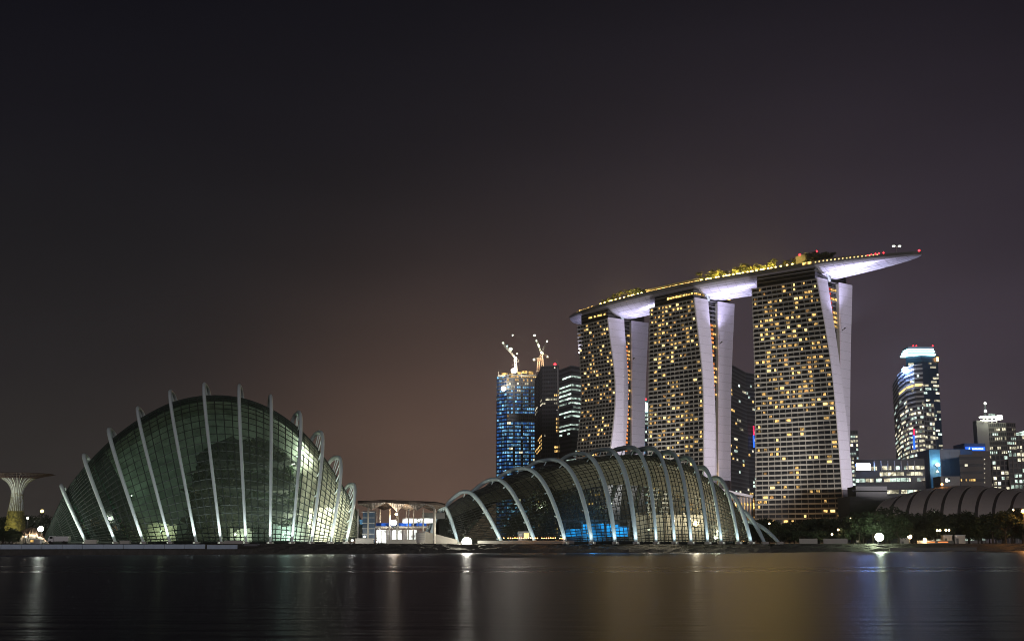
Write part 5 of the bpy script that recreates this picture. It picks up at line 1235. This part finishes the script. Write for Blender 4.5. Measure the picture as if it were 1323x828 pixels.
for k, (px, Y, w_, h_, lab) in enumerate(((47, 400, 3.2, 1.3, 'grey site cabin at the foot of the reddish mound'), (118, 408, 4, 1.2, 'low pale skip beside the second rib of the tall conservatory'), (162, 408, 3.2, .9, 'small pale crate stack by the third rib of the tall conservatory'), (302, 412, 6, .9, 'low pale plinth in front of the sixth and seventh ribs'))):
    th = thing('site_cabin' if k == 0 else ('waste_skip' if k == 1 else 'site_crate'), lab, 'cabin' if k == 0 else ('skip' if k == 1 else 'crate'), xz(px, Y, GZ)); p = xz(px, Y, GZ)
    mb = MB(); mb.hexa([p + Vector((-w_ / 2 * .94, -1, 0)), p + Vector((w_ / 2 * .94, -1, 0)), p + Vector((w_ / 2 * .94, 1, 0)), p + Vector((-w_ / 2 * .94, 1, 0))], [p + Vector((-w_ / 2, -1.05, h_)), p + Vector((w_ / 2, -1.05, h_)), p + Vector((w_ / 2, 1.05, h_)), p + Vector((-w_ / 2, 1.05, h_))]); mb.build('body', M['concrete' if k else 'band_dark'], th)
    mb = MB(); mb.box(p + Vector((0, 0, h_ + .09)), (w_ * 1.04, 2.3, .14)); mb.build('lid', M['steel'], th)
    if k == 0:
        mb = MB(); mb.box(p + Vector((-1, -1.1, .9)), (1, .1, .7)); mb.build('window', M['w_warm'], th)

# ================================================================== TREES
protos['big'] = make_tree('x', 21, 14, M['leaf_a'], nleaf=1700, size=.62, spread=.46, low=.22)
protos['round'] = make_tree('x', 22, 13, M['leaf_b'], nleaf=1600, size=.55, spread=.42, low=.15)
protos['tall'] = make_tree('x', 23, 17, M['leaf_a'], nleaf=1700, size=.6, spread=.34, low=.25)
protos['wide'] = make_tree('x', 24, 12, M['leaf_b'], nleaf=1700, size=.6, spread=.58, low=.2)
rt_ = random.Random(77)
def tree_px(px, topy, Y, kind, label, group=None):
    H = {'big': 14, 'round': 13, 'tall': 17, 'wide': 12}[kind]
    z = at(px, topy, Y).z - GZ; p = xz(px, Y, GZ); sc = z / (H * 1.0)
    plant(kind, p.x, p.y, GZ, (sc * 1.05, sc * 1.05, sc), rt_.uniform(0, 6.28), label, group)
ga = 'dark shore trees below the nearest hotel tower'
for k in range(22):
    px = 958 + k * 7.4 + rt_.uniform(-3, 3); tree_px(px, rt_.uniform(666, 676) + (10 if px < 975 else 0), rt_.uniform(600, 680), rt_.choice(('big', 'round', 'wide')), 'dark broadleaf tree in the belt at the foot of the nearest hotel tower', ga)
for k in range(12):
    px = 985 + k * 11 + rt_.uniform(-4, 4); tree_px(px, rt_.uniform(681, 688), rt_.uniform(540, 580), rt_.choice(('round', 'wide')), 'low bushy tree in the front row below the nearest hotel tower', 'low front trees below the nearest hotel tower')
gb = 'dark shore trees in front of the arched hall'
for k in range(24):
    px = 1112 + k * 9.6 + rt_.uniform(-4, 4); tree_px(px, rt_.uniform(655, 664) + (6 if px < 1140 else 0), rt_.uniform(600, 670), rt_.choice(('big', 'round', 'tall', 'wide')), 'dark broadleaf tree in the belt in front of the arched hall', gb)
for k in range(16):
    px = 1150 + k * 11.4 + rt_.uniform(-4, 4); tree_px(px, rt_.uniform(668, 684), rt_.uniform(585, 610), rt_.choice(('big', 'round', 'wide')), 'dark broadleaf tree in the front row on the right shore', 'front row of trees on the right shore')
for k in range(6):
    px = 1108 + k * 10 + rt_.uniform(-3, 3); tree_px(px, rt_.uniform(662, 676), rt_.uniform(540, 560), rt_.choice(('big', 'round')), 'tree lit green by the dazzling floodlight on the right shore', 'trees around the greenish floodlight')
tree_px(1118, 651, 640, 'tall', 'tallest slim tree rising between the nearest hotel tower and the arched roof')
tree_px(1300, 658, 575, 'wide', 'tree with branches lit orange by the street lamp at the right edge', 'trees lit orange at the right edge')
tree_px(1283, 663, 578, 'big', 'tree with branches lit orange by the street lamp at the right edge', 'trees lit orange at the right edge')
tree_px(1322, 660, 582, 'big', 'tree with branches lit orange by the street lamp at the right edge', 'trees lit orange at the right edge')
for k in range(11):
    px = -12 + k * 7.4 + rt_.uniform(-2, 2); tree_px(px, rt_.uniform(661, 672), rt_.uniform(820, 860), rt_.choice(('round', 'wide', 'big')), 'hazy dark tree in the far row behind the steel tree at left', 'far trees behind the steel tree')
for k in range(7):
    px = -6 + k * 4.4; tree_px(px, rt_.uniform(679, 686), rt_.uniform(420, 450), 'round', 'small green tree beside the reddish earth mound at the far left', 'small trees by the earth mound')
# dark trees growing inside the long conservatory
for (px, ty, Y, kd, lab) in ((722, 612, 485, 'tall', 'tall dark tree inside the long conservatory behind its fourth arch'), (735, 628, 483, 'tall', 'dark tree inside the long conservatory between its fourth and fifth arches'), (700, 645, 482, 'round', 'rounded dark tree inside the long conservatory right of its third arch'),
                             (680, 652, 484, 'tall', 'slim dark tree inside the long conservatory left of its third arch'), (750, 645, 486, 'big', 'dark tree inside the long conservatory above the blue panels'), (768, 655, 487, 'round', 'low dark tree inside the long conservatory behind the sixth arch'), (660, 664, 484, 'round', 'low dark tree inside the long conservatory near its left end')):
    tree_px(px, ty, Y, kd, lab)
# right shore: orange lamp, small lamps, huts, jetty
def post_lamp(px, py, Y, power, col, lens, label, r_=.45):
    a_ = at(px, py, Y); th = thing('street_lamp', label, 'street lamp', (a_.x, Y, GZ)); mb = MB(); mb.tube([(a_.x, Y + .5, GZ), (a_.x, Y + .5, a_.z + .3), (a_.x, Y, a_.z + .35)], [.14, .1, .08], n=6); mb.build('pole', M['steel_dark'], th)
    ball_part(th, 'lamp_globe', a_, r_, lens); light('lamp_light', 'POINT', a_ - Vector((0, r_ + .5, .3)), power, col, th, .4)
post_lamp(1322, 660, 566, 7000, (1, .42, .1), 'lamp_orange', 'orange street lamp at the right edge among the trees', .9)
post_lamp(1309, 658.5, 600, 600, (1, .5, .2), 'lamp_warm', 'small orange street lamp left of the bright one at the right edge', .45)
post_lamp(1175.5, 693, 578, 3800, (1, .62, .26), 'lamp_warm', 'bright warm lamp over the site huts on the right shore', 1.0)
post_lamp(1195, 697, 577, 2200, (1, .72, .4), 'lamp_warm', 'second warm lamp over the low wall on the right shore', .8)
post_lamp(1206, 668, 640, 1600, (1, .7, .2), 'lamp_gold', 'yellow lamp shining through the trees in front of the arched roof', .5)
post_lamp(1208, 661, 650, 700, (1, .9, .7), 'lamp_small', 'tiny white lamp just under the arched roof', .4)
for (x, y) in ((1211, 685), (1214.5, 685), (1222, 684.5), (1226, 684.5)):
    a_ = at(x, y, 584); th = thing('garden_lamp', 'small warm lamp in the short row halfway up the right shore trees', 'lamp', (a_.x, 584, GZ), 'short row of warm lamps among the right shore trees'); mb = MB(); mb.tube([(a_.x, 584.4, GZ), (a_.x, 584.4, a_.z)], .07, n=5); mb.build('post', M['steel_dark'], th); ball_part(th, 'bulb', a_, .5, 'lamp_warm')
for (x, y, lab) in ((994, 676, 'pink-white lamp glinting through the dark trees left of the nearest hotel tower base'), (1075, 690, 'warm lamp low in the trees under the middle of the nearest hotel tower'), (1083, 684, 'warm lamp at the right foot of the nearest hotel tower'), (1099, 669, 'warm lamp by the tree tops at the right corner of the nearest hotel tower')):
    a_ = at(x, y, 545 if y > 680 else 595); th = thing('garden_lamp', lab, 'lamp', (a_.x, a_.y, GZ)); mb = MB(); mb.tube([(a_.x, a_.y + .4, GZ), (a_.x, a_.y + .4, a_.z)], .07, n=5); mb.build('post', M['steel_dark'], th); ball_part(th, 'bulb', a_, .42, 'lamp_warm'); light('lamp_light', 'POINT', a_ - Vector((0, 1, 0)), 260, (1, .6, .4), th, .3)
lwl = thing('shore_wall', 'low pale wall along the right shore under the nearest hotel tower', 'wall', xz(1050, 508, GZ))
for (x0, x1, Y) in ((1033, 1056, 508), (1064, 1095, 512)): pbox(lwl, 'wall_panel', x0, x1, 695.5, 702.5, Y, .6, 'concrete')
hw = thing('lit_low_wall', 'low wall with orange light strips beside the site huts on the right shore', 'wall', xz(1215, 578, GZ))
pbox(hw, 'wall_panel', 1186, 1232, 698, 703, 577, .8, 'concrete_dark')
for (x0, x1) in ((1198, 1208), (1212, 1225)): pbox(hw, 'light_strip', x0, x1, 699.3, 700.6, 576.7, .3, 'w_orange')
for (x0, x1, y0, Y, lab) in ((1219, 1230, 692, 590, 'pale site hut, left of the pair under the dark trees of the right shore'), (1234, 1247, 692, 592, 'pale site hut, right of the pair under the dark trees of the right shore'), (1163, 1174, 696, 574, 'greenish lit site hut beside the bright warm lamp')):
    th = thing('site_hut', lab, 'hut', xz((x0 + x1) / 2, Y, GZ)); pbox(th, 'walls', x0, x1, y0, 703, Y, 3, 'stone_light'); pbox(th, 'roof', x0 - .6, x1 + .6, y0 - 1, y0 - .1, Y - .3, 3.6, 'steel'); pbox(th, 'door', x0 + 2, x0 + 4.5, y0 + 3, 703, Y - .08, .1, 'steel_dark')
jt = thing('jetty', 'low concrete jetty at the water edge of the right shore', 'jetty', xz(1240, 556, 0)); 
mb = MB(); mb.hexa([xz(1150, 524, .3), xz(1262, 548, .3), xz(1262, 560, .3), xz(1150, 536, .3)], [xz(1150, 524, 1.6), xz(1262, 548, 1.6), xz(1262, 560, 1.6), xz(1150, 536, 1.6)]); mb.build('deck', M['concrete_dark'], jt)
for k in range(9):
    p = xz(lerp(1154, 1258, k / 8), lerp(526, 549, k / 8), 0); mb = MB(); mb.tube([p + Vector((0, .8, -1)), p + Vector((0, .8, .35))], .3, n=8); mb.build('pile', M['concrete_dark'], jt)

for k in protos:
    if k not in used:
        for ch in list(protos[k].children): bpy.data.objects.remove(ch)
        bpy.data.objects.remove(protos[k])
for o in bpy.data.objects:
    if '_root' in o: del o['_root']
